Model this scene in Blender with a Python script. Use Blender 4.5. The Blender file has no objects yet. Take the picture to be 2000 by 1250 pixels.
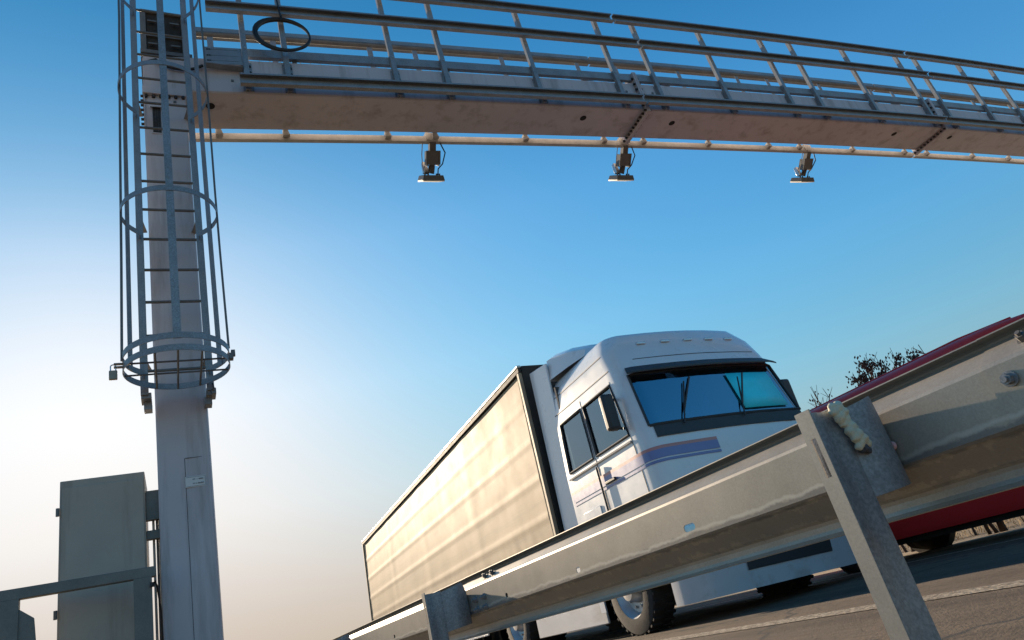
import bpy, bmesh, math, random
from mathutils import Vector, Matrix, noise
R = math.radians
random.seed(7)
scene = bpy.context.scene
COL = scene.collection

# ------------------------------------------------------------------ camera
CAMH = 0.44
F_PX = 1340.0
_up = Vector((-814, 2984, 1340)).normalized()          # zenith in camera axes (right, up, forward)
_d = Vector((-650, -780, 1340))
_y = (_d - _up * _d.dot(_up)).normalized()             # road direction
_x = _up.cross(_y)
right = Vector((_x.x, _y.x, _up.x)); upv = Vector((_x.y, _y.y, _up.y)); fwd = Vector((_x.z, _y.z, _up.z))
cd = bpy.data.cameras.new('camera'); cam = bpy.data.objects.new('camera', cd); COL.objects.link(cam)
cam.matrix_world = Matrix(((right.x, upv.x, -fwd.x, 0), (right.y, upv.y, -fwd.y, 0), (right.z, upv.z, -fwd.z, CAMH), (0, 0, 0, 1)))
cd.sensor_width = 36.0; cd.lens = F_PX / 2000 * 36.0
cd.clip_start = 0.02; cd.clip_end = 20000
scene.camera = cam

# ------------------------------------------------------------------ light
SUN_AZ, SUN_EL = R(-5.6), R(16.8)                      # azimuth from +Y towards +X
w = bpy.data.worlds.new('World'); scene.world = w; w.use_nodes = True
wn = w.node_tree.nodes; wl = w.node_tree.links
bg = wn['Background']
sky = wn.new('ShaderNodeTexSky'); sky.sky_type = 'NISHITA'; sky.sun_disc = False
sky.sun_elevation = SUN_EL; sky.sun_rotation = SUN_AZ
sky.altitude = 300; sky.air_density = 1.0; sky.dust_density = 0.45; sky.ozone_density = 2.5
hsv = wn.new('ShaderNodeHueSaturation'); hsv.inputs['Saturation'].default_value = 1.32
wl.new(sky.outputs[0], hsv.inputs['Color'])
# hazy warm air near the horizon, deeper blue overhead (by elevation only)
wtc = wn.new('ShaderNodeTexCoord'); wsp = wn.new('ShaderNodeSeparateXYZ'); wl.new(wtc.outputs['Generated'], wsp.inputs[0])
wr = wn.new('ShaderNodeValToRGB'); wl.new(wsp.outputs[2], wr.inputs[0])
els = wr.color_ramp.elements
els[0].position = 0.0; els[0].color = (0.50, 0.43, 0.37, 1); els[1].position = 1.0; els[1].color = (0.34, 0.62, 0.66, 1)
for p_, c_ in ((0.09, (0.64, 0.56, 0.50, 1)), (0.22, (0.86, 0.83, 0.80, 1)), (0.36, (0.98, 0.98, 0.98, 1)), (0.54, (0.94, 0.98, 1.0, 1)), (0.76, (0.42, 0.74, 0.78, 1))):
    e_ = els.new(p_); e_.color = c_
wm = wn.new('ShaderNodeMixRGB'); wm.blend_type = 'MULTIPLY'; wm.inputs[0].default_value = 1.0
def vm(op, a, b_):
    n = wn.new('ShaderNodeVectorMath'); n.operation = op; wl.new(a, n.inputs[0])
    if isinstance(b_, (tuple, list)): n.inputs[1].default_value = b_
    else: wl.new(b_, n.inputs[1])
    return n.outputs[0]
SK = 4.1                                               # bright air round the sun saturates softly
_q = vm('MULTIPLY', hsv.outputs[0], (1 / SK,) * 3); _q = vm('MULTIPLY', _q, _q); _q = vm('ADD', _q, (1, 1, 1))
_n = wn.new('ShaderNodeSeparateXYZ'); wl.new(_q, _n.inputs[0]); _c = wn.new('ShaderNodeCombineXYZ')
for i_ in range(3):
    p_ = wn.new('ShaderNodeMath'); p_.operation = 'SQRT'; wl.new(_n.outputs[i_], p_.inputs[0]); wl.new(p_.outputs[0], _c.inputs[i_])
soft = vm('DIVIDE', hsv.outputs[0], _c.outputs[0])
wl.new(soft, wm.inputs[1]); wl.new(wr.outputs[0], wm.inputs[2]); wl.new(wm.outputs[0], bg.inputs['Color'])
bg.inputs['Strength'].default_value = 0.14
sd = bpy.data.lights.new('sun', 'SUN'); sd.energy = 5.0; sd.angle = R(0.5); sd.color = (1.0, 0.80, 0.58)
sun = bpy.data.objects.new('sun', sd); COL.objects.link(sun); sun.location = (-3, 30, 30)
sdir = Vector((math.sin(SUN_AZ) * math.cos(SUN_EL), math.cos(SUN_AZ) * math.cos(SUN_EL), math.sin(SUN_EL)))
sun.rotation_euler = sdir.to_track_quat('Z', 'Y').to_euler()
scene.view_settings.view_transform = 'Standard'; scene.view_settings.look = 'None'
scene.view_settings.exposure = 1.0; scene.view_settings.gamma = 1.0
scene.cycles.max_bounces = 8

# ------------------------------------------------------------------ materials
def ramp(nt, src, p0, p1, c0=(0, 0, 0, 1), c1=(1, 1, 1, 1)):
    r = nt.nodes.new('ShaderNodeValToRGB'); nt.links.new(src, r.inputs[0])
    r.color_ramp.elements[0].position = p0; r.color_ramp.elements[0].color = c0
    r.color_ramp.elements[1].position = p1; r.color_ramp.elements[1].color = c1
    return r.outputs[0]
def tex(nt, scale, stretch=(1, 1, 1), detail=6, rough=0.6, kind='noise'):
    tc = nt.nodes.new('ShaderNodeTexCoord'); mp = nt.nodes.new('ShaderNodeMapping')
    mp.inputs['Scale'].default_value = stretch
    nt.links.new(tc.outputs['Object'], mp.inputs[0])
    n = nt.nodes.new('ShaderNodeTexNoise' if kind == 'noise' else 'ShaderNodeTexVoronoi')
    n.inputs['Scale'].default_value = scale
    if kind == 'noise':
        n.inputs['Detail'].default_value = detail; n.inputs['Roughness'].default_value = rough
    nt.links.new(mp.outputs[0], n.inputs['Vector'])
    return n.outputs['Fac' if kind == 'noise' else 'Color' if kind == 'vcol' else 'Distance']
def mixc(nt, fac, a, b, mode='MIX'):
    m = nt.nodes.new('ShaderNodeMixRGB'); m.blend_type = mode
    if hasattr(fac, 'is_linked'): nt.links.new(fac, m.inputs[0])
    else: m.inputs[0].default_value = fac
    for i, c in ((1, a), (2, b)):
        if hasattr(c, 'is_linked'): nt.links.new(c, m.inputs[i])
        else: m.inputs[i].default_value = (*c[:3], 1)
    return m.outputs[0]
def c3(c): return (*c[:3], 1)
def mat(name, base, rough=0.6, metal=0.0, var=0.15, scale=3.0, fine=0.0, fscale=80, bump=0.0, bscale=60, stretch=(1, 1, 1),
        spec=0.5, coat=0.0, dirt=None, dirt_amt=0.0, dirt_scale=2.0, dirt_stretch=(1, 1, 1)):
    m = bpy.data.materials.new(name); m.use_nodes = True; nt = m.node_tree
    b = nt.nodes['Principled BSDF']
    col = mixc(nt, ramp(nt, tex(nt, scale, stretch), 0.3, 0.7), [x * (1 - var) for x in base], [min(1, x * (1 + var)) for x in base])
    if fine:
        col = mixc(nt, ramp(nt, tex(nt, fscale, (1, 1, 1), 3), 0.35, 0.65), col, mixc(nt, 1.0, col, (1 + fine,) * 3, 'MULTIPLY'))
        col = mixc(nt, ramp(nt, tex(nt, fscale * 1.7, (1, 1, 1), 2), 0.4, 0.62), col, mixc(nt, 1.0, col, (1 - fine,) * 3, 'MULTIPLY'))
    if dirt:
        k = ramp(nt, tex(nt, dirt_scale, dirt_stretch, 8, 0.7), 0.62 - 0.3 * dirt_amt, 0.78)
        col = mixc(nt, k, col, dirt)
    nt.links.new(col, b.inputs['Base Color'])
    rr = nt.nodes.new('ShaderNodeMapRange'); nt.links.new(tex(nt, scale * 2.3, stretch), rr.inputs[0])
    rr.inputs[3].default_value = max(0.02, rough - 0.08); rr.inputs[4].default_value = min(1, rough + 0.1)
    nt.links.new(rr.outputs[0], b.inputs['Roughness'])
    b.inputs['Metallic'].default_value = metal; b.inputs['Specular IOR Level'].default_value = spec
    b.inputs['Coat Weight'].default_value = coat; b.inputs['Coat Roughness'].default_value = 0.06
    if bump:
        bp = nt.nodes.new('ShaderNodeBump'); bp.inputs['Strength'].default_value = bump; bp.inputs['Distance'].default_value = 0.01
        nt.links.new(tex(nt, bscale, stretch, 5), bp.inputs['Height']); nt.links.new(bp.outputs[0], b.inputs['Normal'])
    return m

M = {}
M['galv'] = mat('galvanised_steel', (0.25, 0.26, 0.275), 0.5, 0.4, 0.16, 5, 0.25, 70, 0.05, 90, dirt=(0.20, 0.17, 0.14), dirt_amt=0.1, dirt_scale=3)
M['galv_dark'] = mat('weathered_shaded_galvanised_steel', (0.15, 0.145, 0.14), 0.55, 0.4, 0.2, 5, 0.12, 60)
M['paint'] = mat('grey_steel_paint', (0.48, 0.455, 0.485), 0.55, 0.0, 0.06, 1.5, 0.03, 200, 0.02, 200, dirt=(0.24, 0.205, 0.195), dirt_amt=0.38, dirt_scale=5.0, dirt_stretch=(1, 1, 0.09))
M['panel'] = mat('dark_grating', (0.075, 0.068, 0.062), 0.7, 0.1, 0.15, 8)
M['dark'] = mat('dark_bolt_steel', (0.035, 0.033, 0.035), 0.6, 0.2, 0.2, 40)
M['black'] = mat('black_rubber_cable', (0.015, 0.015, 0.016), 0.5, 0, 0.2, 30)
M['hole'] = mat('dark_opening', (0.01, 0.01, 0.01), 0.9, 0, 0.1, 30)
M['brass'] = mat('brass_padlock', (0.30, 0.24, 0.18), 0.45, 0.5, 0.15, 40)
M['white'] = mat('white_plate', (0.62, 0.62, 0.62), 0.5, 0, 0.04, 20)
M['ink'] = mat('grey_print', (0.16, 0.17, 0.19), 0.6, 0, 0.1, 50)
M['cabinet'] = mat('grey_cabinet_paint', (0.36, 0.33, 0.285), 0.55, 0, 0.06, 3, 0.03, 150, dirt=(0.25, 0.21, 0.17), dirt_amt=0.35, dirt_scale=5, dirt_stretch=(1, 1, 0.09))
M['conduit'] = mat('pale_conduit', (0.44, 0.42, 0.38), 0.5, 0.1, 0.15, 8, 0.1, 60)
M['railing'] = mat('dark_barrier_steel', (0.16, 0.16, 0.15), 0.55, 0.4, 0.15, 5, 0.1, 60)
M['sensor'] = mat('dark_sensor_housing', (0.10, 0.095, 0.09), 0.5, 0.1, 0.1, 20)
M['radome'] = mat('pale_radome', (0.70, 0.62, 0.50), 0.45, 0, 0.05, 20)
M['silver'] = mat('bright_bracket_steel', (0.55, 0.55, 0.55), 0.35, 0.8, 0.1, 20)
M['foam'] = mat('expanding_foam', (0.58, 0.54, 0.40), 0.7, 0, 0.1, 25, 0.08, 120, 0.25, 90)
M['foam_old'] = mat('weathered_foam', (0.07, 0.07, 0.08), 0.8, 0, 0.2, 40, 0, 80, 0.3, 120)
M['pink'] = mat('pink_reflector', (0.75, 0.42, 0.42), 0.35, 0, 0.05, 40)
M['tyre'] = mat('tyre_rubber', (0.022, 0.021, 0.02), 0.8, 0, 0.2, 10, 0, 80, 0.2, 60)
M['rim'] = mat('steel_rim', (0.42, 0.42, 0.42), 0.4, 0.6, 0.1, 12)
M['cabwhite'] = mat('white_cab_paint', (0.72, 0.735, 0.76), 0.28, 0, 0.03, 2, coat=0.6, dirt=(0.42, 0.41, 0.40), dirt_amt=0.05, dirt_scale=1.2)
M['plastic'] = mat('dark_grey_plastic', (0.035, 0.038, 0.042), 0.55, 0, 0.1, 20)
M['chassis'] = mat('black_chassis', (0.025, 0.024, 0.023), 0.7, 0.1, 0.25, 6)
M['skirt'] = mat('pale_side_skirt', (0.52, 0.53, 0.55), 0.4, 0, 0.06, 2, coat=0.3, dirt=(0.3, 0.28, 0.26), dirt_amt=0.3, dirt_scale=2.5, dirt_stretch=(1, 0.3, 1))
M['alu'] = mat('aluminium_rail', (0.50, 0.49, 0.47), 0.4, 0.7, 0.1, 4)
M['pillar'] = mat('dusty_beige_pillar', (0.30, 0.24, 0.17), 0.6, 0.1, 0.1, 4)
M['stripe_red'] = mat('red_stripe', (0.50, 0.20, 0.19), 0.35, 0, 0.03, 5, coat=0.4)
M['stripe_blue'] = mat('blue_stripe', (0.16, 0.19, 0.42), 0.35, 0, 0.03, 5, coat=0.4)
M['cyan_glare'] = mat('cyan_glare_paint', (0.05, 0.82, 0.95), 0.5, 0, 0.05, 8)
M['seat'] = mat('dark_seat_fabric', (0.06, 0.065, 0.075), 0.85, 0, 0.2, 30)
M['lamp'] = mat('lamp_lens', (0.6, 0.62, 0.65), 0.1, 0.3, 0.1, 30, coat=1.0)
M['amber'] = mat('amber_lens', (0.7, 0.25, 0.03), 0.15, 0, 0.1, 30, coat=1.0)
M['redlens'] = mat('red_lens', (0.5, 0.02, 0.02), 0.15, 0, 0.1, 30, coat=1.0)
M['vanred'] = mat('red_van_paint', (0.66, 0.03, 0.03), 0.4, 0, 0.05, 2, coat=0.15, spec=.3)
M['bark'] = mat('dark_bark', (0.055, 0.045, 0.038), 0.9, 0, 0.3, 14, 0.2, 60, 0.5, 40, stretch=(1, 1, 0.25))
M['seed'] = mat('brown_seed_clusters', (0.06, 0.035, 0.028), 0.85, 0, 0.4, 9)

def glass_mat(name, tint, opac):
    m = bpy.data.materials.new(name); m.use_nodes = True; nt = m.node_tree
    for n in list(nt.nodes): nt.nodes.remove(n)
    o = nt.nodes.new('ShaderNodeOutputMaterial'); g = nt.nodes.new('ShaderNodeBsdfGlossy'); t = nt.nodes.new('ShaderNodeBsdfTransparent')
    g.inputs['Roughness'].default_value = 0.03; t.inputs['Color'].default_value = c3(tint)
    g.inputs['Color'].default_value = (0.78, 0.9, 1, 1)
    lw = nt.nodes.new('ShaderNodeLayerWeight'); lw.inputs[0].default_value = 0.42
    mr = nt.nodes.new('ShaderNodeMapRange'); nt.links.new(lw.outputs['Fresnel'], mr.inputs[0]); mr.inputs[3].default_value = opac; mr.inputs[4].default_value = 0.95
    mx = nt.nodes.new('ShaderNodeMixShader'); nt.links.new(mr.outputs[0], mx.inputs[0]); nt.links.new(t.outputs[0], mx.inputs[1]); nt.links.new(g.outputs[0], mx.inputs[2])
    nt.links.new(mx.outputs[0], o.inputs[0])
    return m
M['glass'] = glass_mat('tinted_glass', (0.42, 0.60, 0.68), 0.14)
M['glass_dark'] = glass_mat('dark_windscreen_glass', (0.16, 0.36, 0.50), 0.30)

def rail_material():
    m = mat('dusty_guardrail_steel', (0.37, 0.335, 0.285), 0.45, 0.45, 0.09, 7, 0.09, 130, 0.012, 160)
    nt = m.node_tree; b = nt.nodes['Principled BSDF']
    col = b.inputs['Base Color'].links[0].from_socket
    tc = nt.nodes.new('ShaderNodeTexCoord'); sp = nt.nodes.new('ShaderNodeSeparateXYZ'); nt.links.new(tc.outputs['Object'], sp.inputs[0])
    def band(z0, z1, amp, scale, stretch, c, strength):
        nonlocal col
        n = tex(nt, scale, stretch, 5, 0.65)
        a = nt.nodes.new('ShaderNodeMath'); a.operation = 'MULTIPLY_ADD'; nt.links.new(n, a.inputs[0]); a.inputs[1].default_value = amp; nt.links.new(sp.outputs[2], a.inputs[2])
        lo = nt.nodes.new('ShaderNodeMapRange'); nt.links.new(a.outputs[0], lo.inputs[0]); lo.inputs[1].default_value = z0 + amp * .5; lo.inputs[2].default_value = z0 + amp * .5 + 0.006
        hi = nt.nodes.new('ShaderNodeMapRange'); nt.links.new(a.outputs[0], hi.inputs[0]); hi.inputs[1].default_value = z1 + amp * .5; hi.inputs[2].default_value = z1 + amp * .5 + 0.006
        hi.inputs[3].default_value = 1; hi.inputs[4].default_value = 0
        p = nt.nodes.new('ShaderNodeMath'); p.operation = 'MULTIPLY'; nt.links.new(lo.outputs[0], p.inputs[0]); nt.links.new(hi.outputs[0], p.inputs[1])
        q = nt.nodes.new('ShaderNodeMath'); q.operation = 'MULTIPLY'; nt.links.new(p.outputs[0], q.inputs[0]); q.inputs[1].default_value = strength
        col = mixc(nt, q.outputs[0], col, c)
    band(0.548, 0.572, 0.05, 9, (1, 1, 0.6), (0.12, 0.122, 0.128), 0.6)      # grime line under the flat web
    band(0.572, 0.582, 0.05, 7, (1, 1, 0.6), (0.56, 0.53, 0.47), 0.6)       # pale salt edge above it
    band(0.500, 0.545, 0.10, 26, (1, 1, 0.12), (0.17, 0.175, 0.185), 0.45)   # drip streaks
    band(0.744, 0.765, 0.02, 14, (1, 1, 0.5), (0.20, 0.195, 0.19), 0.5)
    nt.links.new(col, b.inputs['Base Color'])
    return m
M['rail'] = rail_material()
M['flange'] = mat('dusty_post_steel', (0.44, 0.395, 0.335), 0.46, 0.4, 0.08, 9, 0.10, 130, 0.012, 160)

def tarp_material():
    m = mat('beige_tarpaulin', (0.47, 0.36, 0.235), 0.61, 0, 0.05, 0.8, 0.03, 90, 0.0, 30, spec=0.12, dirt=(0.34, 0.275, 0.195), dirt_amt=0.42, dirt_scale=4.5, dirt_stretch=(1, 0.05, 1.3))
    return m
M['tarp'] = tarp_material()

def ground_material(name, c0, c1, c2, scale, bump):
    m = bpy.data.materials.new(name); m.use_nodes = True; nt = m.node_tree; b = nt.nodes['Principled BSDF']
    col = mixc(nt, ramp(nt, tex(nt, scale, (1, 1, 1), 10, 0.7), 0.35, 0.65), c0, c1)
    col = mixc(nt, ramp(nt, tex(nt, scale * 14, (1, 1, 1), 6, 0.7), 0.45, 0.7), col, c2)
    if name == 'worn_asphalt':      # wheel tracks and patched strips along the road, cracks across
        col = mixc(nt, ramp(nt, tex(nt, 1.6, (1, .03, 1), 4, .6), .42, .6), col, mixc(nt, 1.0, col, (.62, .62, .64), 'MULTIPLY'))
        n_ = nt.nodes.new('ShaderNodeTexVoronoi'); n_.feature = 'DISTANCE_TO_EDGE'; n_.inputs['Scale'].default_value = .55
        t_ = nt.nodes.new('ShaderNodeTexCoord'); d_ = nt.nodes.new('ShaderNodeTexNoise'); d_.inputs['Scale'].default_value = 3; v_ = nt.nodes.new('ShaderNodeMixRGB'); v_.inputs[0].default_value = .35
        nt.links.new(t_.outputs['Object'], d_.inputs['Vector']); nt.links.new(t_.outputs['Object'], v_.inputs[1]); nt.links.new(d_.outputs['Color'], v_.inputs[2]); nt.links.new(v_.outputs[0], n_.inputs['Vector'])
        col = mixc(nt, ramp(nt, n_.outputs['Distance'], .004, .014, (1, 1, 1, 1), (0, 0, 0, 1)), col, (.05, .045, .04))
    nt.links.new(col, b.inputs['Base Color']); b.inputs['Roughness'].default_value = 0.9
    b.inputs['Specular IOR Level'].default_value = 0.3
    bp = nt.nodes.new('ShaderNodeBump'); bp.inputs['Strength'].default_value = bump; bp.inputs['Distance'].default_value = 0.02
    nt.links.new(tex(nt, scale * 60, (1, 1, 1), 6), bp.inputs['Height']); nt.links.new(bp.outputs[0], b.inputs['Normal'])
    return m
M['soil'] = ground_material('dry_grass_soil', (0.22, 0.15, 0.085), (0.30, 0.22, 0.13), (0.12, 0.09, 0.05), 0.5, 0.8)
M['asphalt'] = ground_material('worn_asphalt', (0.13, 0.095, 0.065), (0.175, 0.13, 0.09), (0.09, 0.067, 0.048), 1.2, 0.6)
M['sand'] = ground_material('sandy_shoulder', (0.34, 0.27, 0.18), (0.40, 0.33, 0.23), (0.26, 0.20, 0.14), 0.9, 0.5)
M['path'] = ground_material('pale_track', (0.40, 0.37, 0.35), (0.48, 0.45, 0.42), (0.30, 0.27, 0.24), 0.8, 0.4)
M['grass'] = mat('dry_grass', (0.33, 0.23, 0.11), 0.9, 0, 0.4, 3)
def line_material():
    m = bpy.data.materials.new('worn_road_marking'); m.use_nodes = True; nt = m.node_tree; b = nt.nodes['Principled BSDF']
    k = ramp(nt, tex(nt, 26, (1, 1, 1), 8, 0.8), 0.46, 0.55)
    nt.links.new(mixc(nt, k, (0.15, 0.115, 0.08), (0.42, 0.35, 0.26)), b.inputs['Base Color']); b.inputs['Roughness'].default_value = 0.85
    bp = nt.nodes.new('ShaderNodeBump'); bp.inputs['Strength'].default_value = 1.0; bp.inputs['Distance'].default_value = 0.03
    nt.links.new(tex(nt, 40, (1, 1, 1), 8), bp.inputs['Height']); nt.links.new(bp.outputs[0], b.inputs['Normal'])
    return m
M['line'] = line_material()

# ------------------------------------------------------------------ mesh builder
class MB:
    def __init__(s): s.v = []; s.f = []; s.m = []; s.cur = 0
    def add(s, vs, fs):
        o = len(s.v); s.v += [Vector(v) for v in vs]; s.f += [[i + o for i in f] for f in fs]; s.m += [s.cur] * len(fs)
        return s
    def box(s, c, size, rot=None):
        hx, hy, hz = size[0] / 2, size[1] / 2, size[2] / 2; c = Vector(c)
        vs = [Vector((x, y, z)) for x in (-hx, hx) for y in (-hy, hy) for z in (-hz, hz)]
        if rot is not None: vs = [rot @ v for v in vs]
        return s.add([v + c for v in vs], [(0, 1, 3, 2), (4, 6, 7, 5), (0, 4, 5, 1), (2, 3, 7, 6), (0, 2, 6, 4), (1, 5, 7, 3)])
    def hexa(s, p):          # 8 points: bottom ring 0-3, top ring 4-7
        return s.add(p, [(3, 2, 1, 0), (4, 5, 6, 7), (0, 1, 5, 4), (1, 2, 6, 5), (2, 3, 7, 6), (3, 0, 4, 7)])
    def bar(s, a, b, wx, wy, up=(0, 0, 1)):   # rectangular bar a->b
        a = Vector(a); b = Vector(b); d = (b - a).normalized(); u = Vector(up)
        if abs(d.dot(u)) > 0.98: u = Vector((0, 1, 0))
        x = d.cross(u).normalized(); y = x.cross(d).normalized()
        p = [e + x * sx * wx / 2 + y * sy * wy / 2 for e in (a, b) for sx, sy in ((-1, -1), (1, -1), (1, 1), (-1, 1))]
        return s.hexa(p)
    def tube(s, pts, r, n=8, caps=True):
        pts = [Vector(p) for p in pts]; rs = r if isinstance(r, (list, tuple)) else [r] * len(pts)
        o = []; prev = None
        for i, p in enumerate(pts):
            d = (pts[min(i + 1, len(pts) - 1)] - pts[max(i - 1, 0)]).normalized()
            if prev is None: x = d.orthogonal().normalized()
            else:
                x = prev - d * prev.dot(d); x = x.normalized() if x.length > 1e-6 else d.orthogonal().normalized()
            prev = x; y = d.cross(x)
            o += [p + (x * math.cos(k * 2 * math.pi / n) + y * math.sin(k * 2 * math.pi / n)) * rs[i] for k in range(n)]
        f = [(i * n + k, i * n + (k + 1) % n, (i + 1) * n + (k + 1) % n, (i + 1) * n + k) for i in range(len(pts) - 1) for k in range(n)]
        if caps: f += [tuple(range(n))[::-1], tuple((len(pts) - 1) * n + k for k in range(n))]
        return s.add(o, f)
    def cyl(s, a, b, r, n=16): return s.tube([a, b], r, n)
    def sweep(s, prof, frames, closed=True, caps=True):   # prof [(u,v)], frames [(origin,U,V)]
        n = len(prof); o = []
        for P, U, V in frames: o += [P + U * u + V * v for u, v in prof]
        kk = n if closed else n - 1
        f = [(i * n + k, i * n + (k + 1) % n, (i + 1) * n + (k + 1) % n, (i + 1) * n + k) for i in range(len(frames) - 1) for k in range(kk)]
        if closed and caps: f += [tuple(range(n))[::-1], tuple((len(frames) - 1) * n + k for k in range(n))]
        return s.add(o, f)
    def bolt(s, p, nrm, r=0.016, h=0.014):
        p = Vector(p); nrm = Vector(nrm).normalized()
        s.tube([p - nrm * .002, p + nrm * h * .25], r * 1.45, 14); s.tube([p, p + nrm * h], r, 6); return s.tube([p, p + nrm * h * 1.35], r * .55, 8)
    def build(s, name, mats, parent=None, bevel=0, sharp=35, origin=None):
        L = Vector(origin) if origin is not None else (parent.get('_o') and Vector(parent['_o']) or Vector((0, 0, 0))) if parent else Vector((0, 0, 0))
        me = bpy.data.meshes.new(name)
        me.from_pydata([tuple(v - L) for v in s.v], [], s.f)
        for m in (mats if isinstance(mats, (list, tuple)) else [mats]): me.materials.append(m)
        for p, i in zip(me.polygons, s.m): p.material_index = i
        bm = bmesh.new(); bm.from_mesh(me); bmesh.ops.recalc_face_normals(bm, faces=bm.faces); bm.to_mesh(me); bm.free()
        me.polygons.foreach_set('use_smooth', [True] * len(me.polygons)); me.set_sharp_from_angle(angle=R(sharp))
        o = bpy.data.objects.new(name, me); COL.objects.link(o)
        if parent:
            o.parent = parent; o['_o'] = tuple(L)
        elif origin is not None: o.location = L
        if bevel:
            bv = o.modifiers.new('bevel', 'BEVEL'); bv.width = bevel; bv.segments = 2; bv.limit_method = 'ANGLE'; bv.angle_limit = R(40)
        return o
def tag(o, label, cat, group=None):
    o['label'] = label; o['category'] = cat
    if group: o['group'] = group
    return o
def thing(name, loc, label, cat, group=None, local=False):
    o = bpy.data.objects.new(name, None); COL.objects.link(o); o.location = loc; o.empty_display_size = 0.1
    o['_o'] = (0, 0, 0) if local else tuple(loc)
    return tag(o, label, cat, group)
def struct(o, kind='structure'):
    o['kind'] = kind; return o

# ------------------------------------------------------------------ ground and road
def sheet(name, x0, x1, y0, y1, z, m, nx=1, ny=1):
    b = MB(); vs = [(x0 + (x1 - x0) * i / nx, y0 + (y1 - y0) * j / ny, z) for j in range(ny + 1) for i in range(nx + 1)]
    b.add(vs, [(j * (nx + 1) + i, j * (nx + 1) + i + 1, (j + 1) * (nx + 1) + i + 1, (j + 1) * (nx + 1) + i) for j in range(ny) for i in range(nx)])
    return struct(b.build(name, m))
sheet('ground', -3000, 3000, -3000, 3000, 0.0, M['soil'])
sheet('road', 1.95, 9.2, -120, 1500, 0.006, M['asphalt'])
sheet('road_shoulder', 9.2, 10.1, -120, 1500, 0.004, M['sand'])
sheet('track', 15.0, 18.0, -120, 1500, 0.004, M['path'])
sheet('edge_line', 3.80, 4.04, -120, 600, 0.010, M['line'])
for i in range(20):
    sheet('lane_line', 7.42, 7.54, -20 + i * 12.0, -14 + i * 12.0, 0.010, M['line'])

# ------------------------------------------------------------------ toll gantry
GA = R(93.94)
gb = Vector((math.sin(GA), math.cos(GA), 0)); gn = Vector((-gb.y, gb.x, 0)); UZ = Vector((0, 0, 1))
GZ, GH, GD, GC = 6.271, 0.497, 0.583, 0.0020
SEND = 22.0
def G(s, o, z): return Vector((0, 6.0, 0)) + gb * s + gn * o + UZ * (GZ + GC * s * (18 - s) + z)
def C0(s, o, z): return Vector((0, 6.0, 0)) + gb * s + gn * o + UZ * z
def gframes(s0, s1, o, z, step=0.75):
    n = max(2, int((s1 - s0) / step) + 1)
    return [(G(s0 + (s1 - s0) * i / (n - 1), o, z), gn, UZ) for i in range(n)]
gantry = thing('toll_gantry', (0.115, 6.2, 0), 'grey steel toll gantry spanning the road with a caged ladder on its column', 'gantry')
# column
c = 0.012
def rrect(u0, u1, v0, v1, k): return [(u0 + k, v0), (u1 - k, v0), (u1, v0 + k), (u1, v1 - k), (u1 - k, v1), (u0 + k, v1), (u0, v1 - k), (u0, v0 + k)]
b = MB(); b.sweep(rrect(-.078, .312, 0, .46, c), [(C0(0, 0, z), gb, gn) for z in (0.03, 2, 4, 6.19)])
colm = b.build('column', M['paint'], gantry)
b = MB(); b.box(C0(.117, .23, .02), (.62, .70, .04)); b.build('base_plate', M['paint'], gantry, .003)
b = MB(); b.box(C0(.117, .23, 6.238), (.44, .52, .088)); b.build('column_flange', M['paint'], gantry, 0.003)
for k in range(6):
    b = MB(); p = C0(-.055 + k * .069, -.012, 6.19); b.tube([p, p - UZ * .03], .017, 6); b.build('bolt', M['dark'], gantry)
for k in range(7):
    b = MB(); p = C0(-.083, -.012 + .0, 6.19 - k * .062 - .02); b.tube([p + gb * .004, p - gb * .022], .016, 6); b.build('bolt', M['dark'], gantry)
b = MB(); b.box(C0(-.088, .23, 5.99), (.012, .5, .46)); b.build('knee_plate', M['paint'], gantry, .002)
b = MB()
for a_, z0, z1 in ((.121, .35, 2.30),): b.box(C0(a_, -.0005, (z0 + z1) / 2), (.003, .004, z1 - z0))
b.box(C0(.214, -.0005, 2.30), (.186, .004, .003))
b.build('door_seam', M['dark'], gantry)
b = MB()
b.box(C0(.036, -.004, 5.86), (.095, .01, .35)); b.build('vent_frame', M['paint'], gantry, .002)
b = MB(); b.box(C0(.036, -.011, 5.86), (.075, .006, .32)); b.cur = 1
for i in range(7):
    for j in range(18):
        b.box(C0(.005 + i * .0103, -.0155, 5.71 + j * .0172), (.003 if i % 2 else .0045, .004, .011))
v = b.build('vent_grille', [M['hole'], M['galv_dark']], gantry)
b = MB(); b.hexa([C0(-.02, -.002, 6.03), C0(.095, -.002, 6.03), C0(.095, -.05, 6.0), C0(-.02, -.05, 6.0), C0(-.02, -.002, 6.05), C0(.095, -.002, 6.05), C0(.095, -.05, 6.006), C0(-.02, -.05, 6.006)])
b.build('vent_hood', M['paint'], gantry)
for p in (C0(.21, -.003, 6.12), G(.79, -.004, .17)):
    b = MB(); b.box(p, (.028, .008, .028)); b.build('lifting_lug', M['galv_dark'], gantry)
# far leg out on the other side
b = MB(); b.sweep(rrect(21.3, 21.7, 0, .46, c), [(C0(0, 0, z), gb, gn) for z in (0.0, 3, 6.12)]); b.build('column', M['paint'], gantry)
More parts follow.
